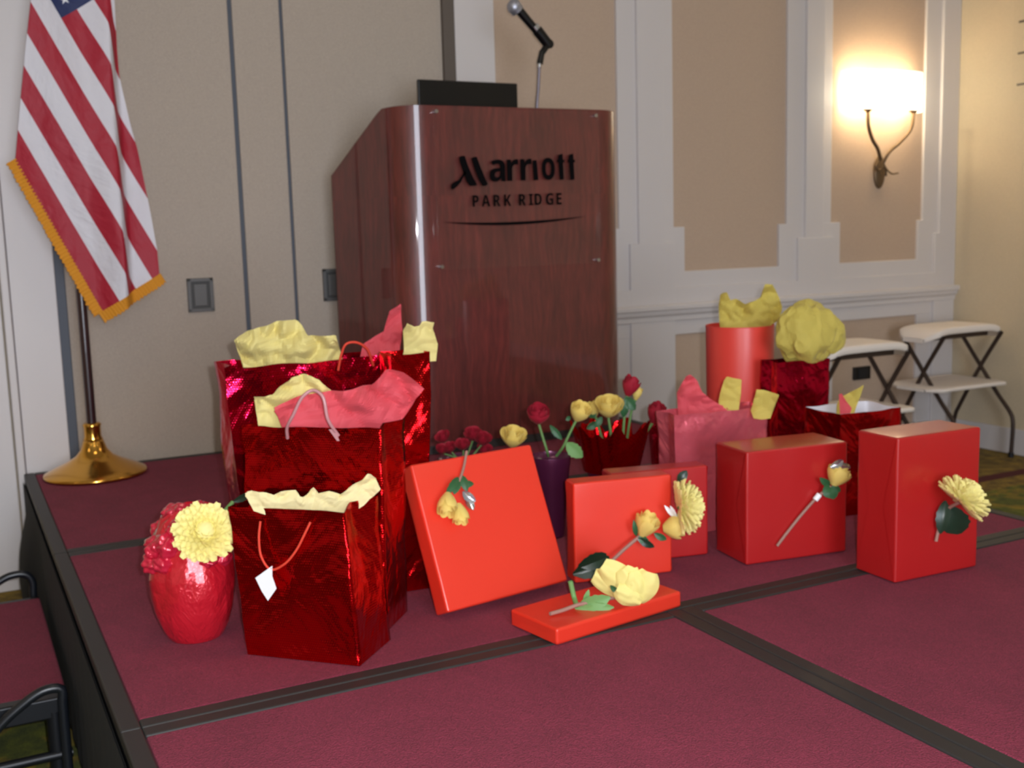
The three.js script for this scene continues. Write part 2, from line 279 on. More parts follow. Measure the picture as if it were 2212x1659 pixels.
// ---------------------------------------------------------------- the stage
{
  const o = thing('stage', 'low portable stage with burgundy carpet and black edge strips', 'stage', V3(0, 0, 0));
  const e = 0.034, zs = [0.032, 1, 2, 3.02], rows = [[[0, 0, 1.9]], [[1, 0, 1.9]], [[2, 0, 0.917], [2, 0.917, 1.9]]];
  for (const r of rows) for (const [i, a, b] of r) {
    const x0 = X(a) + (a === 0 ? -0.036 : 0), x1 = X(b) + (b === 1.9 ? 0.036 : 0), z0 = X(zs[i]), z1 = X(zs[i + 1]);
    const d = part('deck_panel', span(x0 + e, x1 - e, SH - 0.09, SH, z0 + e, z1 - e, 0.006), M.carpet, o);
    for (const [p, q, s, t] of [[x0 + 0.001, x0 + e, z0 + 0.001, z1 - 0.001], [x1 - e, x1 - 0.001, z0 + 0.001, z1 - 0.001], [x0 + e, x1 - e, z0 + 0.001, z0 + e], [x0 + e, x1 - e, z1 - e, z1 - 0.001]]) part('edge_strip', span(p, q, SH - 0.022, SH + 0.001, s, t, 0.004), M.blackTrim, d);
  }
  part('fascia', span(-0.0345, X(1.9) + 0.0345, SH - 0.1, SH - 0.0225, X(2.995), X(3.018)), M.blackSteel, o); for (const x of [-0.0345, X(1.9) + 0.028]) part('fascia', span(x, x + 0.0065, SH - 0.1, SH - 0.0225, 0.04, X(2.994)), M.blackSteel, o);
  for (const x of [0.02, 0.88, 0.96, 1.86]) for (const z of [0.06, 0.94, 1.06, 1.94, 2.06, 2.94]) part('leg', rod(V3(X(x), 0, X(z)), V3(X(x), SH - 0.09, X(z)), 0.02), M.blackSteel, o);
  // black pleated skirt along the left side, billowing out at the back corner
  part('skirt', grid(90, 30, (u, w) => { const v = w < 0.5 ? w * 2 : 2 - w * 2, z = lerp(0.05, X(2.98), u), out = 0.052 * smooth(0.02, 0.12, u) * (1 - smooth(0.14, 0.21, u)) * Math.sin(v * Math.PI * 0.85); return V3(-0.041 - out - 0.004 * Math.sin(z * 55) * v + (w < 0.5 ? 0 : 0.003), lerp(SH - 0.024, 0.004, v), z); }), M.blackCloth, o, 'black cloth skirt on the left side');
}
{ // lower step unit against the left side of the stage
  const y = SH - 0.175 * K, x1 = X(-0.052), x0 = X(-0.86), z0 = X(0.72), z1 = X(1.355);
  const o = thing('stage_step', 'low burgundy carpeted step with black metal frame beside the stage', 'step', V3(0, 0, 0));
  part('tread', span(x0, x1, y - 0.04, y, z0, z1, 0.006), M.carpet, o);
  part('front_rail', span(x0, x1, y - 0.045, y + 0.002, z1, z1 + 0.035, 0.005), M.blackSteel, o);
  part('back_rail', span(x0, x1, y - 0.045, y - 0.004, z0 - 0.03, z0, 0.005), M.blackSteel, o);
  part('lower_bar', rod(V3(x0, y - 0.13, z1 + 0.03), V3(x1, y - 0.13, z1 + 0.03), 0.011), M.blackSteel, o);
  for (const x of [x0 + 0.03, x1 - 0.03]) for (const z of [z0 + 0.02, z1 + 0.02]) part('leg', rod(V3(x, 0, z), V3(x, y - 0.03, z), 0.017), M.blackSteel, o);
  const h = (z, pts) => { const q = pts.map(([a, b]) => onZ(a, b, z)); q[q.length - 1].y = 0.012; q.forEach(p => { p.x = Math.min(p.x, X(-0.052) - 0.014); }); return tube(q, 0.0105, 48, 12); };
  part('handle_loop', h(z1 + 0.06, [[-60, 1660], [-10, 1580], [40, 1530], [95, 1492], [140, 1487], [172, 1508], [186, 1545], [190, 1610], [191, 1800]]), M.rubber, o, 'bent black tube at the front of the step');
  part('handle_loop', h(z0 - 0.05, [[-30, 1280], [-4, 1258], [22, 1244], [55, 1241], [84, 1252], [100, 1282], [104, 1400]]), M.rubber, o, 'bent black tube at the back of the step');
}
const FONT = await new FontLoader().loadAsync('fonts/droid/droid_sans_bold.typeface.json');

// ---------------------------------------------------------------- lectern, laptop, microphone
{
  const bx = X(1.41), bz = X(0.3);
  const o = thing('lectern', 'tall reddish brown wooden lectern with a rounded corner and acrylic name panel', 'lectern', V3(bx, SH + 0.002, bz));
  // outer plan, from the back left around the front to the back right (stage modules)
  const plan = []; const P = (x, z) => plan.push([X(x) - bx, X(z) - bz]);
  P(0.936, 0.12); P(1.008, 0.40);
  const cL = [1.112, 0.385], cR = [1.71, 0.385], r = 0.105;
  for (let i = 0; i <= 14; i++) { const t = Math.PI - 0.2 - (Math.PI / 2 - 0.2) * i / 14; P(cL[0] + r * Math.cos(t), cL[1] + r * Math.sin(t)); }
  for (let i = 0; i <= 14; i++) { const t = Math.PI / 2 - (Math.PI / 2 - 0.2) * i / 14; P(cR[0] + r * Math.cos(t), cR[1] + r * Math.sin(t) + 0.004); }
  P(1.886, 0.12);
  const top = z => interp([[X(0.12) - bz, 0.862 * K], [X(0.395) - bz, 1.041 * K], [X(0.5) - bz, 1.046 * K]], z);
  // dense outline with arc length for the veneer
  const out = []; for (let i = 1; i < plan.length; i++) { const n = Math.max(1, Math.ceil(Math.hypot(plan[i][0] - plan[i - 1][0], plan[i][1] - plan[i - 1][1]) / 0.03)); for (let k = 0; k < n; k++) out.push([lerp(plan[i - 1][0], plan[i][0], k / n), lerp(plan[i - 1][1], plan[i][1], k / n)]); } out.push(plan[plan.length - 1]);
  const s = [0]; for (let i = 1; i < out.length; i++) s.push(s[i - 1] + Math.hypot(out[i][0] - out[i - 1][0], out[i][1] - out[i - 1][1]));
  const nrm = out.map((p, i) => { const a = out[Math.max(0, i - 1)], b = out[Math.min(out.length - 1, i + 1)], d = Math.hypot(b[0] - a[0], b[1] - a[1]); return [(b[1] - a[1]) / d, -(b[0] - a[0]) / d]; });
  const shell = (a, b, name, off) => part(name, grid(b - a, 1, (u, v) => { const i = a + Math.round(u * (b - a)); const p = out[i], n = nrm[i]; return V3(p[0] + n[0] * off, lerp(0.03, top(p[1]), v), p[1] + n[1] * off); }, (u, v, p) => [s[a + Math.round(u * (b - a))], p.y]), M.wood, o);
  shell(0, out.length - 1, 'veneer_shell', 0); shell(0, out.length - 1, 'inner_shell', 0.02);
  part('rim', grid(out.length - 1, 1, (u, v) => { const i = Math.round(u * (out.length - 1)), p = out[i], n = nrm[i]; return V3(p[0] + n[0] * 0.02 * v, top(p[1]) + 0.0005, p[1] + n[1] * 0.02 * v); }), M.woodEdge, o);
  const ps = new THREE.Shape(); out.forEach((p, i) => i ? ps.lineTo(p[0] * 0.985, -p[1] * 0.985) : ps.moveTo(p[0] * 0.985, -p[1] * 0.985));
  const pl = new THREE.ExtrudeGeometry(ps, { depth: 0.05, bevelEnabled: false }); pl.rotateX(-Math.PI / 2); part('plinth', pl, M.blackTrim, o);
  // sloped desk inside the rim
  const ds = new THREE.Shape(); out.forEach((p, i) => i ? ds.lineTo(p[0] * 0.96, -p[1] * 0.96) : ds.moveTo(p[0] * 0.96, -p[1] * 0.96));
  const dg = new THREE.ExtrudeGeometry(ds, { depth: 0.018, bevelEnabled: false }); dg.rotateX(-Math.PI / 2); { const p = dg.attributes.position; for (let i = 0; i < p.count; i++) p.setY(i, p.getY(i) + top(p.getZ(i) / 0.96) - 0.05); dg.computeVertexNormals(); }
  part('reading_desk', dg, M.woodEdge, o);
  // acrylic sign panel on the front face
  const zf = X(0.49) - bz, A = onZ(930, 238, X(0.49)), B = onZ(1284, 242, X(0.49)), C = onZ(944, 584, X(0.49)), D = onZ(1296, 570, X(0.49));
  const px0 = (A.x + C.x) / 2 - bx, px1 = (B.x + D.x) / 2 - bx, py0 = (C.y + D.y) / 2 - SH, py1 = (A.y + B.y) / 2 - SH;
  const panel = part('sign_panel', box(px1 - px0, py1 - py0, 0.006, (px0 + px1) / 2, (py0 + py1) / 2, zf + 0.016, 0.002), M.acrylic, o);
  for (const x of [px0 + 0.012, px1 - 0.012]) for (const y of [py0 + 0.012, py1 - 0.012]) { const g = new THREE.CylinderGeometry(0.0065, 0.0065, 0.022, 16); g.rotateX(Math.PI / 2); part('standoff_screw', g.translate(x, y, zf + 0.011), M.chrome, panel); }
  // lettering: drawn in the panel's plane
  const zt = zf + 0.0195, at = (px, py) => { const p = onZ(px, py, X(0.49) + 0.0195); return [p.x - bx, p.y - SH]; };
  const flat = (pts) => { const h = new THREE.Shape(); pts.forEach(([a, b], i) => { const [x, y] = at(a, b); i ? h.lineTo(x, y) : h.moveTo(x, y); }); const g = new THREE.ExtrudeGeometry(h, { depth: 0.001, bevelEnabled: false }); return g.translate(0, 0, zt); };
  const L = [];
  // capital M: two slanting strokes and a tail with a teardrop foot
  L.push(flat([[991, 341], [997, 338], [1004, 338], [1012, 362], [1022, 385], [1031, 401], [1024, 403], [1015, 403], [1008, 394], [1001, 374], [994, 354]]));
  L.push(flat([[1018, 343], [1024, 340], [1030, 340], [1038, 362], [1047, 384], [1054, 399], [1049, 403], [1042, 403], [1033, 387], [1025, 366]]));
  L.push(flat([[1004, 369], [1007, 376], [1001, 384], [996, 394], [988, 404], [978, 411], [974, 407], [975, 400], [982, 394], [991, 390], [998, 380]]));
  const txt = (str, px, py, hpx, wscale, slope) => { const [x, y] = at(px, py), [, y2] = at(px, py - hpx), size = y2 - y; const g = new TextGeometry(str, { font: FONT, size, depth: 0.001, curveSegments: 6 }); g.scale(wscale, 1, 1); const p = g.attributes.position; for (let i = 0; i < p.count; i++) p.setY(i, p.getY(i) + p.getX(i) * slope); return g.translate(x, y, zt); };
  const sl = 0.0;
  for (const [ch, x, y, w] of [['a', 1055, 393, 1.0], ['r', 1090, 392, 1.0], ['r', 1119, 391, 1.0], ['o', 1168, 389, 0.78]]) L.push(txt(ch, x, y, 61, w, sl));
  L.push(flat([[1150, 348], [1159, 347], [1163, 390], [1153, 391]]));
  for (const x of [1206, 1229]) L.push(flat([[x - 0.5, 338], [x + 1, 335.5], [x + 9, 333], [x + 10, 346], [x + 13, 346], [x + 13, 352], [x + 10, 352], [x + 12, 389], [x + 3, 390], [x, 352], [x - 3, 352], [x - 3, 346], [x - 1, 346]]));
  part('lettering', merge(L), M.ink, panel, 'black hotel name lettering');
  const word = []; const name = 'PARK RIDGE', xs = [1019, 1041, 1064, 1087, 0, 1119, 1142, 1153, 1178, 1200]; [...name].forEach((c, i) => { if (c !== ' ') word.push(txt(c, xs[i], 448 - i * 0.55, 25, 0.9, 0)); });
  part('lettering', merge(word), M.ink, panel, 'black place name lettering');
  const up = [], dn = []; for (let i = 0; i <= 24; i++) { const t = i / 24, x = lerp(957, 1266, t), y = lerp(479, 466, t) + 26 * t * (1 - t) * 0.9, th = 6.5 * Math.pow(Math.sin(Math.PI * t), 0.8); up.push([x, y + 2]); dn.unshift([x, y + 2 + th]); }
  part('swoosh', flat(up.concat(dn)), M.ink, panel);
}
{
  const p = onZ(1013, 232, X(0.31)), wd = onZ(1122, 178, X(0.31)).x - onZ(905, 178, X(0.31)).x, topY = onZ(1013, 176, X(0.31)).y, base = SH + 0.989 * K - 0.024;
  const o = thing('laptop', 'black laptop with its screen raised on top of the lectern', 'laptop', V3(p.x, base, X(0.31)), 0.02);
  const h = topY - base;
  part('screen_lid', box(wd, h - 0.004, 0.012, 0, h / 2 + 0.002, 0, 0.005), M.blackPlastic, o);
  part('keyboard_base', box(wd, 0.018, 0.2, 0, 0.011, -0.108, 0.005).rotateX(-0.577), M.rubber, o);
  part('hinge', rod(V3(-wd * 0.4, 0.008, -0.006), V3(wd * 0.4, 0.008, -0.006), 0.006), M.rubber, o);
}
{
  const z = X(0.36), q = (a, b) => onZ(a, b, z), f = q(1160, 232);
  const o = thing('microphone_stand', 'slim grey gooseneck microphone stand rising from the lectern', 'microphone stand', V3(f.x, SH + 1.018 * K - 0.018, z));
  const lo = (g) => local(g, o);
  part('gooseneck', lo(tube([V3(f.x - 0.002, SH + 1.018 * K - 0.016, z), q(1160, 228), q(1163, 190), q(1165, 140)], 0.0065, 40)), M.stemMetal, o);
  part('flange', new THREE.CylinderGeometry(0.022, 0.026, 0.012, 24), M.blackPlastic, o);
  part('ferrule', lo(rod(q(1165, 146), q(1165.5, 138), 0.009)), M.chrome, o);
  part('adapter', lo(rod(q(1166, 138), q(1171, 112), 0.0125, 0.011)), M.blackPlastic, o);
  part('swivel', lo(merge([rod(q(1171, 114), q(1182, 98), 0.012), (() => { const g = new THREE.CylinderGeometry(0.016, 0.016, 0.03, 20); g.rotateX(Math.PI / 2); const c = q(1184, 96); return g.translate(c.x, c.y, c.z); })()])), M.blackPlastic, o);
  part('clip', lo(rod(q(1185, 97), q(1160, 65), 0.019, 0.0205)), M.blackPlastic, o);
  const m = thing('microphone', 'black handheld microphone with silver grille tilted in its clip above the lectern', 'microphone', q(1160, 66));
  const l2 = (g) => local(g, m);
  part('handle', l2(rod(q(1186, 99), q(1121, 22), 0.0125, 0.0165)), M.blackPlastic, m);
  part('switch_band', l2(rod(q(1159, 63.5), q(1153, 56), 0.0172, 0.0172)), M.silver, m);
  const c = q(1111, 15), g = new THREE.SphereGeometry(0.0262, 28, 20); g.scale(1, 1.05, 1); g.translate(c.x, c.y, c.z);
  part('grille', l2(g), M.grille, m);
  part('collar', l2(rod(q(1119, 25), q(1115, 20), 0.0235, 0.0255)), M.grille, m);
}

// ---------------------------------------------------------------- flag on its stand
const POLE = V3(X(0.155), SH + 0.0015, X(0.175));
{
  const o = thing('flag_stand', 'dark wooden flag pole in a round polished brass base by the partition', 'flag stand', POLE);
  part('base', lathe([[0, 0], [0.162, 0], [0.166, 0.006], [0.162, 0.014], [0.13, 0.03], [0.09, 0.048], [0.06, 0.066], [0.042, 0.088], [0.034, 0.112], [0.031, 0.122], [0, 0.124]], 72), M.brass, o);
  part('collar', lathe([[0, 0.118], [0.03, 0.118], [0.031, 0.124], [0.027, 0.132], [0.027, 0.165], [0.03, 0.172], [0.024, 0.178], [0, 0.179]], 40), M.brass, o);
  part('pole', new THREE.CylinderGeometry(0.0155, 0.0155, 2.25, 24).translate(0, 0.14 + 1.125, 0), M.darkWood, o);
  part('finial', lathe([[0, 2.39], [0.02, 2.39], [0.022, 2.42], [0.01, 2.44], [0.026, 2.47], [0.012, 2.52], [0, 2.55]], 24), M.brass, o);
}
{
  const cv = document.createElement('canvas'); cv.width = 1600; cv.height = 1040; const c = cv.getContext('2d');   // flag laid flat: 40 px per half stripe
  for (let i = 0; i < 13; i++) { c.fillStyle = i % 2 ? '#dcdae2' : '#a8142e'; c.fillRect(0, i * 80, 1600, 80); }
  c.fillStyle = '#1b2a5c'; c.fillRect(0, 0, 740, 560); c.fillStyle = '#e6e8ee';
  for (let r = 0; r < 9; r++) for (let k = 0; k < (r % 2 ? 5 : 6); k++) { const x = (r % 2 ? 123 : 62) + k * 123, y = 56 + r * 56; c.beginPath(); for (let i = 0; i < 10; i++) { const a = -Math.PI / 2 + i * Math.PI / 5, q = i % 2 ? 9.5 : 25; i ? c.lineTo(x + q * Math.cos(a), y + q * Math.sin(a)) : c.moveTo(x + q * Math.cos(a), y + q * Math.sin(a)); } c.closePath(); c.fill(); }
  const ft = new THREE.CanvasTexture(cv); ft.colorSpace = THREE.SRGBColorSpace; ft.wrapS = ft.wrapT = THREE.ClampToEdgeWrapping;
  const cloth = phy({ map: ft, roughness: 0.62, sheen: 0.4, transmission: 0.12, thickness: 0, bumpMap: rep(crumpleBump, 0.9), bumpScale: 0.004 });
  const o = thing('flag', 'striped flag with gold fringe hanging folded from its dark pole', 'flag', V3(POLE.x, SH + 1.2, POLE.z + 0.03));
  const left = [[-480, 150], [-300, 108], [-150, 84], [0, 66], [100, 55], [200, 46], [290, 38], [345, 33], [372, 40]];
  const right = [[-480, 168], [-300, 200], [-150, 232], [0, 247], [100, 255], [160, 261], [260, 284], [320, 300], [400, 316], [470, 329], [540, 341], [592, 345]];
  const S = [186 / 367.5, 317 / 367.5], N = [317 / 367.5, -186 / 367.5];
  const lx = y => y < 355 ? interp(left, y) : lerp(36, 222, (y - 355) / 317), rx = y => y < 592 ? interp(right, y) : lerp(345, 222, (y - 592) / 80);
  const fold = y => lerp(236, 266, (y - 60) / 460);
  const relief = (x, y) => { const f = fold(y), k = smooth(-60, 130, y), d = x - f; return k * (0.03 * smooth(-70, -6, d) * (1 - smooth(-6, 14, d)) - 0.028 * smooth(-2, 20, d) + 0.02 * smooth(25, 75, d)) + 0.012 * Math.sin((x * 0.85 - y * 0.35) * 0.034) + 0.006 * fbm(x * 0.02, y * 0.012, 3); };
  const wz = POLE.z + 0.035;
  const pt = (x, y, dz = 0) => { const p = onZ(x, y, wz); p.z += relief(x, y) + dz; return p; };
  const uvAt = (x, y) => { const d = x - fold(y), sh = 34 * smooth(-4, 10, d) * smooth(-60, 90, y); const pr = (x - 36) * N[0] + (y - 355) * N[1] + sh, al = (x - 36) * S[0] + (y - 355) * S[1] + sh * 0.3; const sp = 40.5; return [(740 + (al + 224) / sp * 80) / 1600, pr / (sp * 13)]; };
  const ymin = -480, ymax = 671;
  part('cloth', local(grid(120, 340, (u, v) => { const y = lerp(ymin, ymax, v), x = lerp(lx(y), rx(y), u); return pt(x, y); }, (u, v) => { const y = lerp(ymin, ymax, v), x = lerp(lx(y), rx(y), u); return uvAt(x, y); }), o), cloth, o);
  const fr = (a, b, w, n) => grid(n, 3, (u, v) => { const x = lerp(a[0], b[0], u), y = lerp(a[1], b[1], u); const e = v * (w + 2.4 * noise(u * 60, 2) + 1.6 * Math.sin(u * n * 1.9)); const dx = b[1] - a[1], dy = -(b[0] - a[0]), m = Math.hypot(dx, dy); return pt(x - dx / m * e, y - dy / m * e, 0.003 * Math.sin(u * n * 2.4)); });
  part('fringe', local(fr([34, 342], [224, 674], 23, 120), o), M.fringe, o, 'gold fringe along the long lower edge');
  part('fringe', local(fr([214, 677], [347, 590], 24, 60), o), M.fringe, o, 'gold fringe along the short end');
}

// ---------------------------------------------------------------- wall sconce
{
  const pc = onZ(1902, 371, 0), sy0 = onZ(1915, 238, 0.09).y, sy1 = onZ(1915, 152, 0.09).y, c = onZ(1916, 195, 0.06);
  const o = thing('wall_sconce', 'lit wall sconce with curved white shade on two bronze arms', 'wall sconce', V3(c.x, (sy0 + sy1) / 2, -0.014));
  const hw = (onZ(1996, 195, 0.06).x - onZ(1835, 195, 0.06).x) / 2, hh = (sy1 - sy0) / 2, dep = 0.115;
  part('shade', grid(40, 6, (u, v) => { const t = Math.PI * (1 - u), q = 0.72; const cx = Math.cos(t), sx = Math.sin(t); return V3(hw * Math.sign(cx) * Math.pow(Math.abs(cx), q), lerp(-hh, hh, v), 0.022 + dep * Math.pow(sx, q)); }), M.shade, o, 'glowing white shade');
  const b = new THREE.SphereGeometry(1, 24, 16); b.scale(0.038, 0.082, 0.014); b.translate(pc.x - c.x, pc.y - o.position.y, 0.006); part('backplate', b, M.bronze, o);
  const w = (px, py, z) => { const p = onZ(px, py, z); return p.sub(o.position); };
  part('arm', tube([w(1902, 345, 0.03), w(1896, 322, 0.05), w(1884, 300, 0.055), w(1876, 272, 0.06), w(1875, 242, 0.06)], 0.0092), M.bronze, o);
  part('arm', tube([w(1908, 352, 0.03), w(1920, 330, 0.05), w(1947, 305, 0.06), w(1968, 278, 0.065), w(1974, 244, 0.065)], 0.0078), M.bronze, o);
  part('arm_curl', tube([w(1908, 352, 0.03), w(1916, 366, 0.045), w(1926, 375, 0.05), w(1940, 374, 0.05)], 0.004), M.bronze, o);
  part('arm_curl', tube([w(1902, 345, 0.03), w(1892, 360, 0.03), w(1898, 368, 0.03), w(1912, 362, 0.032), w(1914, 380, 0.028)], 0.006), M.bronze, o);
  for (const [a, d] of [[1875, 239], [1974, 242]]) { const p = w(a, d, 0.063), g = new THREE.CylinderGeometry(0.024, 0.01, 0.014, 20); part('lamp_cup', g.translate(p.x, p.y, p.z), M.bronze, o); }
  for (const x of [-hw * 0.5, hw * 0.5]) {
    const g = new THREE.SphereGeometry(0.022, 16, 12); part('bulb', g.translate(x, -0.01, 0.066), M.lampGlow, o);
    const l = new THREE.PointLight(new THREE.Color(1, 0.84, 0.56), L_SCONCE, 0, 2); l.position.set(c.x + x, o.position.y - 0.01, 0.052); l.shadow.radius = 1; l.castShadow = true; scene.add(l);
  }
}

// ---------------------------------------------------------------- folding chairs
{
  const mk = () => {
    const o = thing('folding_chair', '', 'folding chair', V3(X(3.65), 0, X(0.22)));
    const ox = o.position.x, oz = o.position.z, yt = 0.153 * K + SH, ym = 0.028 * K + SH;
    const slab = (x0, x1, y, z0, z1, th, droop) => grid(24, 24, (u, v) => { // closed padded slab: v runs round the section front to back
      const a = v * Math.PI * 2, ct = Math.cos(a), st = Math.sin(a), q = 0.35; const z = (z0 + z1) / 2 + (z1 - z0) / 2 * Math.sign(ct) * Math.pow(Math.abs(ct), q), e = Math.min(1, 7 * Math.min(u, 1 - u) + 0.55); const dr = droop * (Math.pow(Math.abs(u * 2 - 1), 6)); return V3(lerp(x0, x1, u) - ox, y + th * e * Math.sign(st) * Math.pow(Math.abs(st), q) - dr, (z - (z0 + z1) / 2) * e + (z0 + z1) / 2 - oz); });
    const caps = (x0, x1, y, z0, z1, th, droop) => merge([slab(x0, x1, y, z0, z1, th, droop), box(0.004, th * 1.0, (z1 - z0) * 0.5, x0 - ox, y - droop, (z0 + z1) / 2 - oz), box(0.004, th * 1.0, (z1 - z0) * 0.5, x1 - ox, y - droop, (z0 + z1) / 2 - oz)]);
    part('backrest', caps(X(3.43), X(3.87), yt + 0.062, X(0.10), X(0.32), 0.02, 0.045), M.chairWhite, o);
    part('seat', caps(X(3.42), X(3.87), SH - 0.035 * K, X(0.06), X(0.36), 0.013, 0.006), M.chairWhite, o);
    part('apron_bar', span(X(3.46) - ox, X(3.8) - ox, yt + 0.018, yt + 0.046, X(0.27) - oz, X(0.285) - oz, 0.004), M.chairSteel, o);
    part('apron_bar', span(X(3.46) - ox, X(3.8) - ox, yt + 0.018, yt + 0.046, X(0.13) - oz, X(0.145) - oz, 0.004), M.chairSteel, o);
    for (const x of [3.48, 3.83]) {
      const w = (y, z) => V3(X(x) - ox, y, X(z) - oz);
      part('leg', tube([w(yt + 0.036, 0.1), w(ym, 0.226), w(SH - 0.085 * K, 0.318), w(SH - 0.17 * K, 0.392), w(SH - 0.2 * K, 0.4), w(0.004, 0.396)], 0.0105, 40), M.chairSteel, o);
      part('leg', tube([w(yt + 0.036, 0.328), w(ym, 0.226), w(SH - 0.17 * K, 0.115), w(SH - 0.2 * K, 0.1), w(0.004, 0.075)], 0.0105, 40), M.chairSteel, o);
      for (const z of [0.396, 0.075]) part('foot_cap', new THREE.CylinderGeometry(0.014, 0.014, 0.025, 14).translate(X(x) - ox, 0.0125, X(z) - oz), M.rubber, o);
    }
    return o;
  };
  const a = mk(); a.userData.label = 'white folding chair with crossed brown legs standing in the room corner';
  const b = a.clone(); b.name = numbered('folding_chair'); b.position.x -= 0.82 * K; b.position.z += 0.25 * K; b.userData = { ...a.userData, label: 'white folding chair partly hidden behind the yellow tissue and foil bags' }; scene.add(b);
  a.userData.group = b.userData.group = 'folding chairs by the right wall';
}

// ---------------------------------------------------------------- gift builders
// a footprint on the stage from the photographed ends of its front edge and its depth (or a pixel on its back corner)
function footprint(lp, rp, depth, backPx, y = SH) {
  const a = onY(...lp, y), b = onY(...rp, y), ux = b.clone().sub(a), w = ux.length(); ux.normalize();
  const uz = V3(-ux.z, 0, ux.x); let d = depth;
  if (backPx) { const c = onY(...backPx); d = Math.abs(c.sub(a).dot(uz)); }
  const mid = a.clone().add(b).multiplyScalar(0.5), centre = mid.clone().addScaledVector(uz, -d / 2);
  return { a, b, ux, uz, w, d, centre, mid, yaw: Math.atan2(-ux.z, ux.x) };
}
function heightTo(p, px, py) { return onPlane(px, py, p, facing(p)).y - p.y; }   // height of the photographed point straight above p

function wrappedGeo(w, h, d, seed, r = 0.004) {   // box wrapped in paper: slightly slack faces, soft edges
  const g = new RoundedBoxGeometry(w, h, d, 3, r); const n = mergeVertices(subdivide(g, w, h, d)); const p = n.attributes.position;
  for (let i = 0; i < p.count; i++) { const x = p.getX(i), y = p.getY(i), z = p.getZ(i), k = 0.0011 * fbm(x * 22 + seed, y * 22, z * 22, 3); p.setXYZ(i, x + k * Math.sign(x) * 1.0, y + k * (y > 0 ? 1 : 0), z + k * Math.sign(z)); }
  n.computeVertexNormals(); boxUV2(n); return n;
}
function boxUV2(g) { const p = g.attributes.position, u = new Float32Array(p.count * 2); for (let i = 0; i < p.count; i++) { u[2 * i] = p.getX(i) + p.getZ(i) * 0.7; u[2 * i + 1] = p.getY(i) + p.getZ(i) * 0.4; } g.setAttribute('uv', new THREE.BufferAttribute(u, 2)); }
function subdivide(g, w, h, d) {   // rebuild a rounded box with enough vertices to dent
  const n = 10, b = new THREE.BoxGeometry(w, h, d, n, n, n), p = b.attributes.position, r = 0.005;
  for (let i = 0; i < p.count; i++) { const v = V3(p.getX(i), p.getY(i), p.getZ(i)), c = V3(clamp(v.x, -w / 2 + r, w / 2 - r), clamp(v.y, -h / 2 + r, h / 2 - r), clamp(v.z, -d / 2 + r, d / 2 - r)), e = v.clone().sub(c); if (e.lengthSq() > 1e-12) { e.normalize().multiplyScalar(r); v.copy(c).add(e); } p.setXYZ(i, v.x, v.y, v.z); }
  // pull the rows beside each edge out to the edge so the rounding stays tight
  for (let i = 0; i < p.count; i++) { const q = [p.getX(i), p.getY(i), p.getZ(i)], s = [w, h, d]; for (let k = 0; k < 3; k++) { const t = Math.abs(q[k]) / (s[k] / 2); if (Math.abs(t - 0.8) < 0.03) q[k] = Math.sign(q[k]) * (s[k] / 2 - r * 1.02); } p.setXYZ(i, ...q); }
  b.deleteAttribute('uv'); b.deleteAttribute('normal'); return b;
}
function giftBox(label, f, h, mat, seed, tilt = 0) {
  const o = thing('gift_box', label, 'gift box', V3(f.centre.x, SH + 0.0012, f.centre.z), f.yaw);
  const body = part('wrapped_body', wrappedGeo(f.w, h, f.d, seed).translate(0, h / 2, 0), mat, o);
  // folded paper ends: two overlapping triangular flaps on each short side
  for (const s of [-1, 1]) for (const [y0, y1, yt] of [[h - 0.004, h - 0.004, h * 0.42], [0.004, 0.004, h * 0.6]]) {
    const g = grid(8, 4, (u, v) => { const hw = (f.d / 2 - 0.004) * (1 - v * 0.75); return V3(s * (f.w / 2 + 0.0009 + 0.0006 * (1 - v)), lerp(y0, yt, v), lerp(-hw, hw, u)); }); part('paper_flap', g, mat, o);
  }
  return o;
}
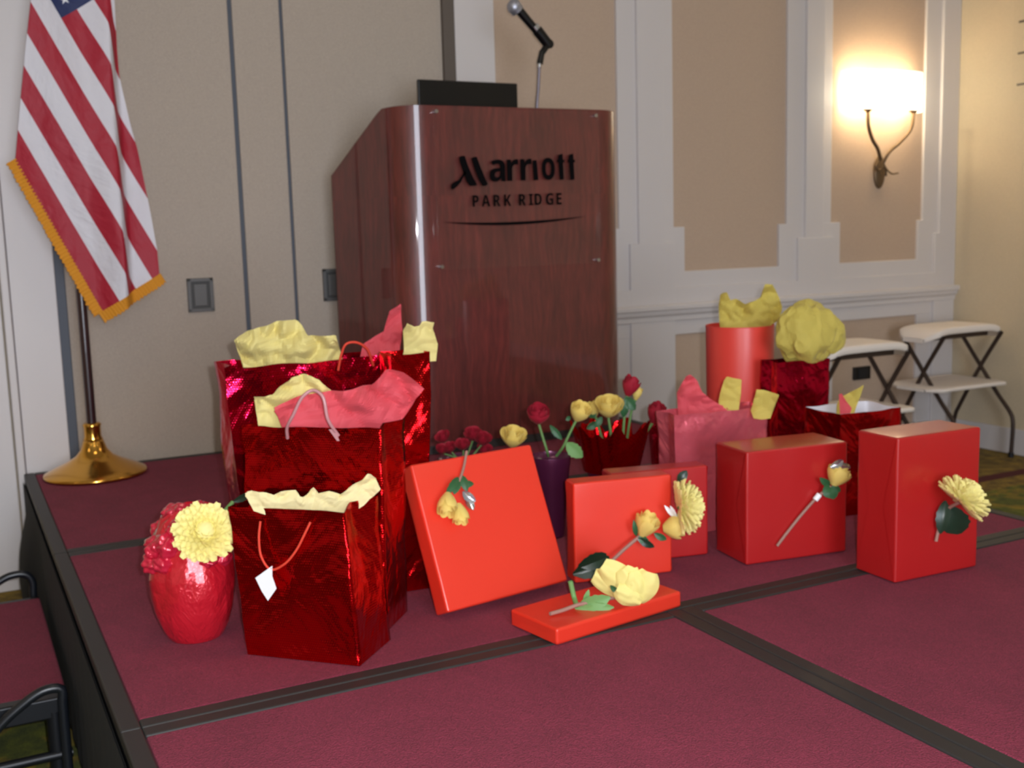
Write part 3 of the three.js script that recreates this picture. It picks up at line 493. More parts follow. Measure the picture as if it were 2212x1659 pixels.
// foil or paper carrier bag: open top, gusseted sides, slack walls
function bagBody(w, d, h, opt) {
  const { pinch = 0.3, lean = [0, 0], flare = 0, crumple = 0.004, seed = 1, scale = 9 } = opt, N = 30, Md = 14, Mh = 44;
  const ring = (t) => { // perimeter points at height fraction t
    const pts = [], ww = w * (1 + flare * t) / 2, dd = d / 2, g = pinch * d * 0.5 * smooth(0.15, 1, t);
    const push = (x, z, u) => pts.push([x, z, u]); let u = 0;
    for (let i = 0; i < N; i++) { const s = i / N; push(lerp(-ww, ww, s), dd * (1 - 0.12 * pinch * t * Math.sin(Math.PI * s)), s * w); }
    for (let i = 0; i < Md; i++) { const s = i / Md; push(ww - g * (1 - Math.abs(s * 2 - 1)), lerp(dd, -dd, s), w + s * d); }
    for (let i = 0; i < N; i++) { const s = i / N; push(lerp(ww, -ww, s), -dd, w + d + s * w); }
    for (let i = 0; i <= Md; i++) { const s = i / Md; push(-ww + g * (1 - Math.abs(s * 2 - 1)), lerp(-dd, dd, s), 2 * w + d + s * d); }
    return pts;
  };
  const rows = []; for (let j = 0; j <= Mh; j++) rows.push(ring(j / Mh));
  const nu = rows[0].length - 1;
  const wall = grid(nu, Mh, (u, v) => {
    const i = Math.round(u * nu), j = Math.round(v * Mh), q = rows[j][i], t = j / Mh, k = crumple * smooth(0, 0.12, t) * (0.4 + 0.6 * t);
    const wob = 0.35 * Math.sin(q[0] * 38 + seed * 2 + t * 2.2) + 0.3 * Math.sin(t * h * 26 + seed + q[0] * 12); const sx = Math.sign(q[0]) * smooth(w * 0.3, w * 0.5, Math.abs(q[0])), sz = q[1] / (d / 2), n = fbm(q[0] * scale + seed, t * h * scale, q[1] * scale + seed * 3, 3);
    return V3(q[0] + k * 1.6 * n * sx + lean[0] * t, t * h + 0.004 * t * noise(q[0] * 14, q[1] * 14, seed), q[1] + k * (2.2 * n + wob) * clamp(sz * 1.4, -1, 1) + lean[1] * t);
  }, (u, v) => { const i = Math.round(u * nu); return [rows[0][i][2], v * h]; });
  const base = span(-w / 2 + 0.001, w / 2 - 0.001, 0.0, 0.003, -d / 2 + 0.001, d / 2 - 0.001);
  return merge([wall, base]);
}
function giftBag(label, f, h, mat, opt = {}) {
  const o = thing('gift_bag', label, 'gift bag', V3(f.centre.x, SH + 0.0012, f.centre.z), f.yaw);
  part('bag_body', bagBody(f.w, f.d, h, opt), mat, o);
  if (opt.hem !== false) part('fold_hem', bagBody(f.w * 0.992, f.d * 0.985, h, { ...opt, crumple: (opt.crumple ?? 0.004) }).scale(1, 1, 1), opt.liner || mat, o);
  return o;
}
// crumpled tissue standing in a bag: pixel outline (bottom and top chains, left to right) on an upright plane through p
function tissue(label, p, bottom, top, mat, opt = {}) {
  const { seed = 1, amp = 0.014, bulge = 0.02, group, nu = 44, nv = 22, layers = 2, freq = 16, tear = 2.2, push = 0 } = opt;
  const n = facing(p), q0 = onPlane(...chain(bottom, 0.5), p, n), o = thing('tissue_paper', label, 'tissue paper', q0, 0, group);
  for (let k = 0; k < layers; k++) {
    const g = grid(nu, nv, (u, v) => {
      const a = chain(bottom, u), b = chain(top, u), lift = k ? 0.9 : 1; let x = lerp(a[0], b[0], v), y = lerp(a[1], b[1], v * lift);
      if (v > 0.6) y += tear * (v - 0.6) * 2.5 * noise(u * 14 + seed, k * 3, seed);
      const w = onPlane(x, y, p, n);
      const c = Math.abs(noise(w.x * freq + seed * 5, w.y * freq, k * 4 + seed)) * 1.3 + Math.abs(noise(w.x * freq * 2.3 + 9, w.y * freq * 2.1 + seed, k)) * 0.55 - 0.45;
      const off = amp * c * 3.6 * (0.12 + 0.88 * v) + bulge * Math.sin(Math.PI * u) * (k ? -1 : 1) * (0.4 + 0.6 * v) - (k ? 0.006 : 0) + push * v;
      return w.addScaledVector(n, off);
    });
    part('sheet', toCreasedNormals(local(g, o), 0.22), mat, o);
  }
  return o;
}
// ---------------------------------------------------------------- flower builders (everything in world space, then moved under the thing)
function basis(dir) { const d = dir.clone().normalize(), a = Math.abs(d.y) < 0.95 ? UP : V3(1, 0, 0), u = a.clone().cross(d).normalize(), v = d.clone().cross(u); return [u, v, d]; }
function petalGeo(len, wid, cup, tipUp, nu = 5, nv = 6) { // petal along +x, facing +z
  return grid(nv, nu, (a, b) => { const x = a, y = (b - 0.5) * 2, ww = wid * Math.pow(Math.sin(Math.PI * Math.min(0.999, 0.08 + x * 0.86)), 0.6) * (0.75 + 0.4 * x); return V3(len * x, ww * 0.5 * y, cup * (y * y) * wid + tipUp * x * x * len); });
}
function mumBloom(c, dir, R, seed, flat = 1) {   // dome of overlapping petals: elevation from the rim (0) up to the crown
  const r = rng(seed), [u, v, d] = basis(dir), list = [];
  [[-0.12, 28, 0.96], [0.1, 28, 1], [0.3, 26, 1], [0.5, 23, 0.98], [0.7, 17, 0.92], [0.9, 14, 0.9], [1.1, 12, 0.88], [1.3, 8, 0.86], [1.5, 5, 0.86]].forEach(([e0, n, s], k) => { for (let i = 0; i < n; i++) {
    const e = e0 + (r() - 0.5) * 0.14, len = R * s * (0.93 + 0.14 * r()) * (1 - (1 - flat) * Math.sin(Math.max(0, e0))), g = petalGeo(len, R * 0.36, 0.2, 0.1, 4, 5);
    g.rotateX((r() - 0.5) * 0.4); g.rotateY(-e); g.rotateZ(i / n * Math.PI * 2 + k * 0.37 + (r() - 0.5) * 0.12); g.applyMatrix4(new THREE.Matrix4().makeBasis(u, v, d).setPosition(c)); list.push(g);
  } });
  { const q = new THREE.SphereGeometry(R * 0.34, 14, 10); q.applyMatrix4(new THREE.Matrix4().makeBasis(u, v, d).setPosition(c.clone().addScaledVector(d, R * 0.46 * flat))); list.push(q); }
  return merge(list);
}
function roseBloom(c, dir, R, L, seed, open = 0.35) { // cupped, wrapped petals opening along dir
  const r = rng(seed), [u, v, d] = basis(dir), list = [];
  const rings = [[0.34, 3, 0.96, 0.0], [0.56, 4, 1, 0.15], [0.78, 5, 0.94, 0.45], [1.0, 6, 0.82, 1.0]];
  rings.forEach(([s, n, hh, op], k) => { for (let i = 0; i < n; i++) {
    const a0 = i / n * Math.PI * 2 + k * 0.7 + r() * 0.3, span2 = Math.PI * 2 / n * 1.35, jit = 0.9 + 0.2 * r();
    const g = grid(8, 8, (a, b) => { const an = a0 + (a - 0.5) * span2 * (0.55 + 0.45 * Math.sin(Math.PI * Math.min(1, 0.25 + b * 0.7))), e = Math.sin(Math.PI * Math.min(0.62, b * 0.62)); let rad = R * s * (0.32 + 0.68 * e); rad += open * op * R * Math.pow(b, 3) * 0.6; const y = L * hh * jit * (b - 0.07 * Math.pow((a - 0.5) * 2, 2) * b); return V3(Math.cos(an) * rad, Math.sin(an) * rad, y); });
    g.applyMatrix4(new THREE.Matrix4().makeBasis(u, v, d).setPosition(c)); list.push(g);
  } });
  return merge(list);
}
function leafGeo(a, b, wid, seed, fold = 0.25, sag = 0) { // leaf from a to b
  const d = b.clone().sub(a), L = d.length(), n = facing(a), s = d.clone().cross(n).normalize(), m = s.clone().cross(d).normalize();
  return grid(10, 6, (u, v) => { const y = (v - 0.5) * 2, w = wid * 0.5 * Math.pow(Math.sin(Math.PI * clamp(0.03 + u * 0.95)), 0.75) * (1 + 0.07 * Math.sin(u * 34)); return a.clone().addScaledVector(d, u).addScaledVector(s, y * w).addScaledVector(m, fold * Math.abs(y) * w + 0.1 * L * Math.sin(Math.PI * u) + sag * u * u); });
}
function calyx(c, dir, R, n, seed) { const [u, v, d] = basis(dir), list = []; for (let i = 0; i < n; i++) { const g = petalGeo(R * 1.5, R * 0.6, 0.3, 0.2); g.rotateY(-0.75); g.rotateZ(i / n * Math.PI * 2); g.applyMatrix4(new THREE.Matrix4().makeBasis(u, v, d).setPosition(c)); list.push(g); } return merge(list); }

// ================================================================ the gifts, front to back
// --- left: cellophane-wrapped round gift
let roundTop;
{
  const f = onY(446, 1404), c = V3(f.x, SH + 0.001, f.z - 0.09), o = thing('wrapped_gift', 'lumpy round gift wrapped in shiny red cellophane at the left end', 'wrapped gift', c);
  const px = onPlane(315, 1250, c, facing(c)), Rm = c.clone().sub(px).setY(0).length() * 0.93;
  const H = heightTo(c, 420, 1098);
  const prof = [[0, 0.62], [0.02, 0.68], [0.1, 0.8], [0.22, 0.93], [0.36, 1], [0.5, 1], [0.62, 0.97], [0.74, 0.92], [0.84, 0.84], [0.92, 0.66], [0.97, 0.4], [1, 0.0]];
  const rad = (a, t) => { const cx = Math.cos(a), cz = Math.sin(a); let r = Rm * interp(prof, t) ; const f1 = Math.abs(fbm(cx * 1.7 + 3, t * 2.4, cz * 1.7, 2)), f2 = noise(cx * 5 + 1, t * 8, cz * 5); return r * (1 + 0.22 * (f1 - 0.14) * Math.sin(Math.PI * Math.min(1, t * 0.95 + 0.03)) + 0.09 * f2 * smooth(0.55, 0.8, t)); };
  const g = grid(96, 60, (u, v) => { const a = u * Math.PI * 2, r = rad(a, v); return V3(Math.cos(a) * r, v * H * (1 + 0.1 * smooth(0.6, 1, v) * noise(Math.cos(a) * 3, Math.sin(a) * 3, 2)), Math.sin(a) * r); }, (u, v) => [u * 0.66, v * H]);
  part('wrapped_body', merge([toCreasedNormals(g, 0.5)]), M.cello, o);
  const rb = rng(77), bl = []; // loops and bubbles of gathered cellophane round the top
  for (let k = 0; k < 44; k++) { const t = 0.6 + 0.4 * Math.pow(rb(), 0.75), a = rb() * Math.PI * 2, r = rad(a, t) * (0.95 + 0.08 * rb()), q = mergeVertices((() => { const e = new THREE.IcosahedronGeometry(1, 6); e.deleteAttribute('normal'); e.deleteAttribute('uv'); return e; })()), p = q.attributes.position, sx = 0.012 + 0.012 * rb(), sy = 0.01 + 0.014 * rb(); for (let i = 0; i < p.count; i++) { const v = V3(p.getX(i), p.getY(i), p.getZ(i)), m = 1 + 0.35 * noise(v.x * 1.7 + k, v.y * 1.7, v.z * 1.7); p.setXYZ(i, v.x * m * sx, v.y * m * sy, v.z * m * sx); } q.translate(Math.cos(a) * r, t * H, Math.sin(a) * r); q.computeVertexNormals(); boxUV2(q); bl.push(q); }
  part('cellophane_ruffle', merge(bl), M.celloRuffle, o, 'gathered cellophane loops');
  roundTop = c;
}
{
  const p = roundTop.clone(), n = facing(p), q = V3(p.x, p.y, p.z).addScaledVector(n, 0.1), c = onPlane(441, 1152, q, n), R = onPlane(512, 1152, q, n).distanceTo(c);
  const o = thing('chrysanthemum', 'large pale yellow chrysanthemum bloom lying on the round cellophane gift', 'flower', c);
  part('bloom', local(mumBloom(c, V3(n.x * 0.86 + 0.08, 0.5, n.z * 0.86), R, 5, 0.7), o), M.mum, o);
  const a = onPlane(505, 1092, q, n).addScaledVector(n, -0.03), b = onPlane(545, 1078, q, n).addScaledVector(n, -0.05);
  part('leaf', local(leafGeo(a, b, 0.014, 3), o), M.leafDark, o); part('stem', local(rod(c, a, 0.004), o), M.stem, o);
}
// --- front small foil bag with yellow tissue and white tag
{
  const f = footprint([535, 1415], [777, 1441], 0, [831, 1381]); f.d = 0.135; f.centre = f.mid.clone().addScaledVector(f.uz, -f.d / 2);
  const A = f.b.clone(), h = heightTo(A, 757, 1110);
  const o = giftBag('small red holographic foil gift bag in front with a white tag on its cord', f, h, M.foil, { seed: 3, pinch: 0.34, lean: [-0.017, 0], crumple: 0.0055, flare: 0.02 });
  const fp = f.mid.clone().addScaledVector(f.uz, 0.006), w = (x, y, out = 0) => onPlane(x, y, fp, f.uz).addScaledVector(f.uz, out);
  part('handle_cord', local(tube([w(563, 1126, 0.001), w(563, 1160, 0.006), w(571, 1200, 0.01), w(592, 1226, 0.012), w(622, 1214, 0.012), w(645, 1186, 0.009), w(662, 1150, 0.005), w(671, 1128, 0.001)], 0.0022, 60, 8), o), M.cord, o);
  const tg = [[561, 1243], [597, 1217], [597, 1240], [606, 1266], [588, 1292], [575, 1272]].map(([x, y]) => w(x, y, 0.014)); const s = new THREE.Shape(); const o0 = tg[0]; tg.forEach((p, i) => { const x = p.clone().sub(o0).dot(f.ux), y = p.y - o0.y; i ? s.lineTo(x, y) : s.moveTo(x, y); });
  const g = new THREE.ExtrudeGeometry(s, { depth: 0.0012, bevelEnabled: false }); g.applyMatrix4(new THREE.Matrix4().makeBasis(f.ux, UP, f.uz).setPosition(o0)); part('gift_tag', local(g, o), M.white, o, 'white paper tag');
  part('tag_string', local(tube([w(590, 1226, 0.013), w(596, 1222, 0.015)], 0.001, 8, 6), o), M.cord, o);
  tissue('ruffled pale yellow tissue lining the small front foil bag', f.centre.clone().addScaledVector(f.uz, 0.03), [[548, 1104], [600, 1120], [690, 1122], [748, 1116], [786, 1092]], [[529, 1068], [538, 1062], [572, 1062], [590, 1068], [610, 1058], [640, 1058], [650, 1074], [660, 1072], [676, 1052], [690, 1066], [712, 1060], [735, 1068], [755, 1052], [772, 1042], [797, 1020], [812, 1034], [822, 1056]], M.tissueCream, { seed: 4, amp: 0.0045, bulge: 0.006, freq: 30, tear: 3 });
}
// --- medium foil bag behind it
{
  const f = footprint([548, 1347], [836, 1366], 0.12); const h = heightTo(f.b, 845, 926);
  const o = giftBag('medium red holographic foil gift bag with a big pink tissue and a clear ribbon', f, h, M.foil, { seed: 9, pinch: 0.3, crumple: 0.006, lean: [0.004, 0], flare: 0.03 });
  const fp = f.mid.clone().addScaledVector(f.uz, 0.01), w = (x, y, out = 0) => onPlane(x, y, fp, f.uz).addScaledVector(f.uz, out);
  part('handle_ribbon', local(tube([w(622, 946, 0.002), w(630, 920, 0.02), w(650, 890, 0.034), w(672, 850, 0.036), w(690, 838, 0.03), w(712, 850, 0.034), w(722, 900, 0.03), w(732, 940, 0.003)], 0.0034, 60, 6), o), M.ribbon, o);
  part('ribbon_tail', local(grid(10, 2, (u, v) => w(lerp(722, 736, u) + (v - 0.5) * 14 * (1 - u * 0.6), lerp(925, 950, u), 0.012)), o), M.ribbon, o);
  const c = f.centre.clone();
  tissue('yellow tissue standing at the left in the medium foil bag behind its pink tissue', c.clone().addScaledVector(f.uz, -0.03), [[562, 945], [600, 955], [660, 955], [725, 940]], [[548, 858], [590, 850], [608, 832], [630, 814], [660, 806], [690, 818], [722, 848]], M.tissueYellow, { seed: 12, amp: 0.012, bulge: 0.02 });
  tissue('large pink tissue spilling out of the medium foil bag in front', c.clone().addScaledVector(f.uz, 0.022), [[618, 945], [690, 955], [770, 955], [842, 948]], [[592, 882], [640, 858], [706, 846], [760, 840], [800, 830], [836, 796], [866, 800], [890, 816], [915, 838], [898, 858]], M.tissuePink, { seed: 21, amp: 0.015, bulge: 0.014, freq: 13 });
}
// --- large foil bag at the back left
{
  const f = footprint([540, 1262], [852, 1212], 0.15); const h = (heightTo(f.a, 497, 803) + heightTo(f.b, 862, 763)) / 2;
  const o = giftBag('largest red foil gift bag at the back left with yellow and pink tissue', f, h, M.foilB, { seed: 15, pinch: 0.26, crumple: 0.009, flare: 0.14, scale: 7 });
  const fp = f.mid.clone().addScaledVector(f.uz, 0.01), w = (x, y, out = 0) => onPlane(x, y, fp, f.uz).addScaledVector(f.uz, out);
  part('handle_ribbon', local(tube([w(730, 800, 0.002), w(734, 766, 0.012), w(742, 742, 0.02), w(762, 738, 0.02), w(788, 752, 0.014), w(806, 790, 0.002)], 0.003, 50, 6), o), M.cord, o);
  const c = f.centre.clone();
  tissue('crumpled yellow tissue puffed from the largest foil bag by the lectern', c.clone().addScaledVector(f.uz, 0.02), [[540, 840], [600, 835], [670, 826], [745, 812]], [[508, 731], [518, 722], [560, 706], [600, 693], [640, 690], [652, 702], [664, 724], [690, 722], [724, 721], [738, 766]], M.tissueYellow, { seed: 31, amp: 0.022, bulge: 0.03, freq: 14 });
  tissue('thin yellow tissue corner hanging over the front of the largest foil bag', f.mid.clone().addScaledVector(f.uz, 0.03), [[545, 905], [546, 906], [549, 905]], [[524, 782], [536, 790], [558, 794]], M.tissueYellow, { seed: 33, amp: 0.004, bulge: 0.002, layers: 1, nu: 8, tear: 0 });
  tissue('pointed pink tissue rising at the right of the largest foil bag', c.clone().addScaledVector(f.uz, 0.0), [[770, 806], [800, 806], [830, 804], [858, 800]], [[784, 744], [808, 728], [838, 710], [846, 692], [838, 672], [866, 655], [867, 690], [868, 720], [862, 766]], M.tissuePink, { seed: 37, amp: 0.008, bulge: 0.008, tear: 0.6 });
}
// --- tall wine bag
{
  const f = footprint([862, 1282], [924, 1272], 0.085); f.w *= 1.16; f.centre.addScaledVector(f.ux, 0.004); const h = heightTo(f.b, 945, 762);
  const o = giftBag('tall narrow red foil bottle bag standing behind the leaning square gift', f, h, M.foil, { seed: 19, pinch: 0.22, crumple: 0.005, flare: 0.14, lean: [0.012, 0] });
  tissue('short yellow tissue tuft at the top of the tall narrow bottle bag', f.centre.clone().addScaledVector(f.ux, 0.012), [[868, 780], [900, 782], [942, 780]], [[878, 726], [870, 716], [880, 696], [894, 704], [906, 700], [912, 692], [938, 694], [934, 706], [946, 744]], M.tissueYellow, { seed: 41, amp: 0.01, bulge: 0.016 });
}
// --- leaning square box
let leanF;
{
  const th = 0.05, t = 0.41, sink = th * Math.sin(t), f = footprint([968, 1325], [1228, 1255], th, null, SH + sink), h = f.w * 0.995; leanF = f;   // it stands on its lower back edge
  const o = thing('gift_box', 'square flat orange-red gift box leaning back with two yellow rosebuds hanging on it', 'gift box', V3(f.mid.x, SH + sink + 0.0014, f.mid.z), f.yaw);
  const tr = (g) => g.rotateX(-t);
  part('wrapped_body', tr(wrappedGeo(f.w, h, th, 8).translate(0, h / 2, -th / 2)), M.giftRed, o);
  for (const s of [-1, 1]) part('paper_flap', tr(grid(6, 4, (u, v) => V3(s * (f.w / 2 + 0.001), lerp(h - 0.006, h * 0.45, v), lerp(-th + 0.004, -0.004, lerp(v * 0.35, 1 - v * 0.35, u))))), M.giftRed, o);
}
// --- low flat box in front
let flatTop, flatF;
{
  const f = footprint([1203, 1397], [1472, 1312], 0, [1116, 1348]), h = heightTo(f.a, 1198, 1360); flatF = f; flatTop = SH + h + 0.002;
  giftBox('low flat orange-red gift box lying at the front with a yellow rose on top', f, h, M.giftRed, 14);
}
// --- box left of centre, and the one behind it
let boxG, boxJ, boxK;
{
  const f = footprint([1243, 1262], [1452, 1237], 0.055); boxG = f; const h = heightTo(f.a, 1241, 1046);
  giftBox('upright red gift box with a green-leaved flower spray leaning on it, left of centre', f, h, M.giftRed, 21);
  const f2 = footprint([1322, 1222], [1530, 1199], 0.06); const h2 = heightTo(f2.b, 1526, 1006);
  giftBox('plain red gift box tucked behind the box with the flower spray', f2, h2, M.giftRedB, 25);
}
{
  const f = footprint([1612, 1223], [1828, 1192], 0, [1555, 1188]); boxJ = f; const h = heightTo(f.a, 1619, 978);
  giftBox('red gift box right of centre with a single yellow rosebud pinned to it', f, h, M.giftRedB, 31);
}
{
  const f = footprint([1933, 1262], [2110, 1225], 0, [1838, 1232]); boxK = f; const h = heightTo(f.a, 1935, 948);
  giftBox('tallest red gift box at the right end with a yellow chrysanthemum', f, h, M.giftRedB, 37);
}
// --- pink foil bag behind the boxes
{
  const f = footprint([1468, 1158], [1652, 1132], 0.09); const h = (heightTo(f.a, 1463, 886) + heightTo(f.b, 1672, 892)) / 2;
  const o = giftBag('shiny pink-red foil gift bag standing behind the red boxes with pink and yellow tissue', f, h, M.foilPink, { seed: 45, pinch: 0.24, crumple: 0.006, flare: 0.1 });
  const c = f.centre.clone();
  tissue('pink tissue peak at the left of the pink foil bag', c.clone().addScaledVector(f.uz, 0.018), [[1466, 905], [1500, 908], [1540, 910], [1570, 910]], [[1462, 850], [1470, 832], [1482, 812], [1492, 808], [1506, 822], [1518, 846], [1545, 868], [1574, 884]], M.tissuePink, { seed: 51, amp: 0.01, bulge: 0.012, group: undefined });
  tissue('yellow tissue corner in the middle of the pink foil bag', c.clone().addScaledVector(f.uz, 0.006), [[1558, 905], [1580, 908], [1598, 906]], [[1552, 868], [1556, 848], [1564, 822], [1570, 813], [1602, 820], [1600, 858], [1594, 884]], M.tissueGold, { seed: 55, amp: 0.006, bulge: 0.006, tear: 0.5, layers: 1 });
  tissue('yellow tissue corner at the right of the pink foil bag', c.clone().addScaledVector(f.uz, 0.02), [[1628, 904], [1645, 906], [1664, 904]], [[1622, 888], [1634, 840], [1654, 842], [1682, 850], [1672, 884]], M.tissueGold, { seed: 57, amp: 0.006, bulge: 0.006, tear: 0.5, layers: 1 });
}
// --- tall plain red canister
{
  const c = onY(1598, 1034), n = facing(c), R = onPlane(1524, 860, c, n).distanceTo(onPlane(1672, 860, c, n)) / 2, h = heightTo(c, 1598, 703);
  const o = thing('gift_canister', 'tall plain glossy red cylindrical gift canister with yellow tissue at its top', 'gift canister', V3(c.x, SH + 0.0012, c.z));
  part('canister_body', lathe([[0, 0], [R * 0.93, 0], [R * 0.955, 0.004], [R * 1.0, h - 0.002], [R * 0.995, h], [R * 0.985, h - 0.002], [R * 0.94, 0.006]], 72), M.canRed, o);
  part('rim', new THREE.TorusGeometry(R * 0.993, 0.0016, 8, 72).rotateX(Math.PI / 2).translate(0, h, 0), M.canRed, o);
  tissue('yellow tissue with two peaks standing in the red canister', c.clone().addScaledVector(n, 0.01), [[1556, 722], [1590, 724], [1632, 722], [1652, 718]], [[1552, 660], [1556, 634], [1570, 630], [1578, 648], [1592, 644], [1610, 656], [1626, 650], [1646, 640], [1652, 612], [1668, 612], [1682, 640], [1690, 664], [1678, 690]], M.tissueGold, { seed: 61, amp: 0.013, bulge: 0.02 });
}
// --- tall dark foil bag with the big yellow puff
{
  const f = footprint([1680, 1070], [1788, 1056], 0.085); const h = (heightTo(f.a, 1676, 781) + heightTo(f.b, 1790, 779)) / 2;
  giftBag('tall dark red foil gift bag topped by a big round puff of yellow tissue', f, h, M.foilB, { seed: 65, pinch: 0.24, crumple: 0.004, flare: 0.05 });
  const c = f.centre.clone(), n = facing(c), q = onPlane(1748, 722, c, n), o = thing('tissue_paper', 'big round crumpled puff of yellow tissue on the tall dark foil bag', 'tissue paper', q);
  const puff = (sx, sy, sz, ox, oy, seed) => { const g = mergeVertices(new THREE.IcosahedronGeometry(1, 26)); const p = g.attributes.position, s = 1.55 / FPX * 1.0; const D = q.distanceTo(camera.position) / FPX;
    for (let i = 0; i < p.count; i++) { const v = V3(p.getX(i), p.getY(i), p.getZ(i)); const k = 1 + 0.22 * noise(v.x * 1.5 + seed, v.y * 1.5, v.z * 1.5) + 0.16 * (0.25 - Math.abs(noise(v.x * 2.6 + seed * 2, v.y * 1.9, v.z * 2.6))) + 0.03 * Math.abs(noise(v.x * 9, v.y * 7, v.z * 9)); if (v.y < -0.72) v.y = -0.72 + (v.y + 0.72) * 0.2; const squeeze = v.y < 0 ? lerp(1, 0.82, smooth(0.2, 1, -v.y)) : 1; p.setXYZ(i, v.x * k * sx * D * squeeze + ox * D, v.y * k * sy * D + oy * D, v.z * k * sz * D * squeeze); } g.computeVertexNormals(); return toCreasedNormals(g, 0.3); };
  part('sheet', puff(68, 68, 50, -5, 0, 3), M.tissueGold, o); part('sheet', puff(44, 46, 36, 42, -6, 9), M.tissueGold, o);
}
// --- open foil bag with the white inside
{
  const f = footprint([1815, 1118], [1942, 1097], 0, [1789, 1086]); f.d = Math.max(f.d, 0.12); f.centre = f.mid.clone().addScaledVector(f.uz, -f.d / 2); const h = (heightTo(f.a, 1817, 894) + heightTo(f.b, 1944, 884)) / 2;
  const o = giftBag('wide open red foil gift bag with a white inside, behind the tallest box', f, h, M.foil, { seed: 71, pinch: 0.05, crumple: 0.004, flare: 0.06, liner: M.liner });
  const c = f.centre.clone();
  tissue('small pointed yellow tissue corner in the open white-lined bag', c.clone().addScaledVector(f.ux, -0.03), [[1806, 905], [1826, 908], [1846, 905]], [[1808, 874], [1814, 858], [1830, 850], [1866, 829], [1858, 858], [1846, 880]], M.tissueGold, { seed: 73, amp: 0.006, bulge: 0.006, tear: 0.4, layers: 1 });
  tissue('small red tissue strip crossing the yellow corner in the open bag', c.clone().addScaledVector(f.uz, 0.03).addScaledVector(f.ux, -0.03), [[1815, 902], [1824, 904], [1834, 902]], [[1812, 852], [1818, 850], [1828, 866], [1840, 882]], M.tissuePink, { seed: 75, amp: 0.004, bulge: 0.004, tear: 0.3, layers: 1 });
}
// ---------------------------------------------------------------- potted roses between the boxes
function pot(label, c, rTop, rBot, h, mat, crinkle = 0) {
  const o = thing('flower_pot', label, 'flower pot', V3(c.x, SH + 0.0012, c.z));
  part('pot_body', lathe([[0, 0], [rBot, 0], [rBot * 1.04, 0.004], [rTop * 0.97, h * 0.88], [rTop, h * 0.9], [rTop * 1.03, h], [rTop * 0.99, h + 0.001], [rTop * 0.94, h * 0.9], [0, h * 0.86]], 56), mat, o);
  if (crinkle) part('foil_collar', grid(80, 10, (u, v) => { const a = u * Math.PI * 2, k = 0.18 * Math.sin(a * 7) + 0.12 * Math.sin(a * 13 + 1) + 0.3 * noise(Math.cos(a) * 2.5, Math.sin(a) * 2.5, 4), r = rTop * (1.02 + crinkle * v * (1 + k * 1.6)); return V3(Math.cos(a) * r, h * 0.7 + (h * 0.62) * v * (1 + 0.7 * k), Math.sin(a) * r); }, (u, v) => [u * 0.4, v * 0.1]), M.foil, o);
  part('soil', new THREE.CylinderGeometry(rTop * 0.92, rTop * 0.92, 0.004, 40).translate(0, h * 0.87, 0), M.soil, o);
  return o;
}
function stemmed(name, label, cat, p, head, foot, R, L, mat, dir, seed, o2 = {}) {   // a cut rose: stem from foot to head pixel on the upright plane through p
  const n = facing(p), w = (q, out = 0) => onPlane(q[0], q[1], p, n).addScaledVector(n, out), H = w(head, o2.out || 0), D = H.distanceTo(camera.position) / FPX;
  const r = R * D, l = L * D, d = V3(dir[0], dir[1], 0); const right = V3(n.z, 0, -n.x), dw = right.clone().multiplyScalar(dir[0]).addScaledVector(UP, dir[1]).addScaledVector(n, dir[2] || 0.15).normalize();
  const o = thing(name, label, cat, o2.origin ? o2.origin : H.clone(), 0, o2.group), base = H.clone().addScaledVector(dw, -l * 0.5);
  part('bloom', local(roseBloom(base, dw, r, l, seed, o2.open ?? 0.35), o), mat, o);
  if (o2.calyx !== false) part('sepals', local(calyx(base, dw, r * 0.62, 5, seed), o), o2.leafMat || M.leaf, o);
  if (foot) { const pts = [base.clone().addScaledVector(dw, l * 0.05)]; (o2.via || []).forEach(q => pts.push(w(q, o2.out || 0))); pts.push(w(foot, o2.footOut || 0)); part('stem', local(tube(pts, (o2.stemR || 3) * D, 24, 8), o), o2.stemMat || M.stem, o); }
  (o2.leaves || []).forEach(([a, b, wd, m], i) => part('leaf', local(leafGeo(w(a, 0.004), w(b, 0.01), wd * D, seed + i), o), m || M.leaf, o));
  return o;
}
{
  const c = onY(1193, 1158), n = facing(c), h = heightTo(c, 1193, 985);
  pot('tapered plum foil flower pot between the leaning box and the next box', c, onPlane(1150, 990, c, n).distanceTo(onPlane(1236, 990, c, n)) / 2, 0.03, h, M.plumFoil);
  const g = 'cut roses in the plum pot';
  stemmed('rose', 'round crimson rose on a green stem in front of the lectern', 'rose', c, [1163, 893], [1184, 985], 24, 42, M.roseRed, [0.05, 0.9, 0.5], 3, { via: [[1172, 940], [1182, 972]], open: 0.15, out: 0.02, leaves: [[[1188, 918], [1214, 948], 14]] });
  stemmed('rose', 'yellow rosebud slanting right on a green stem beside the crimson rose', 'rose', c, [1252, 888], [1202, 985], 21, 42, M.roseYellow, [0.35, 0.85, 0.4], 8, { via: [[1234, 925], [1216, 962]], open: 0.3, out: 0.02, leaves: [[[1224, 956], [1258, 986], 30, M.leafPale], [[1232, 900], [1222, 906], 10]] });
  stemmed('rose', 'bright yellow rose just above the top corner of the leaning box', 'rose', c.clone().addScaledVector(n, -0.02), [1108, 945], [1170, 992], 24, 42, M.roseYellow, [0.2, 0.9, 0.4], 12, { via: [[1122, 974], [1150, 1000]], open: 0.5 });
}
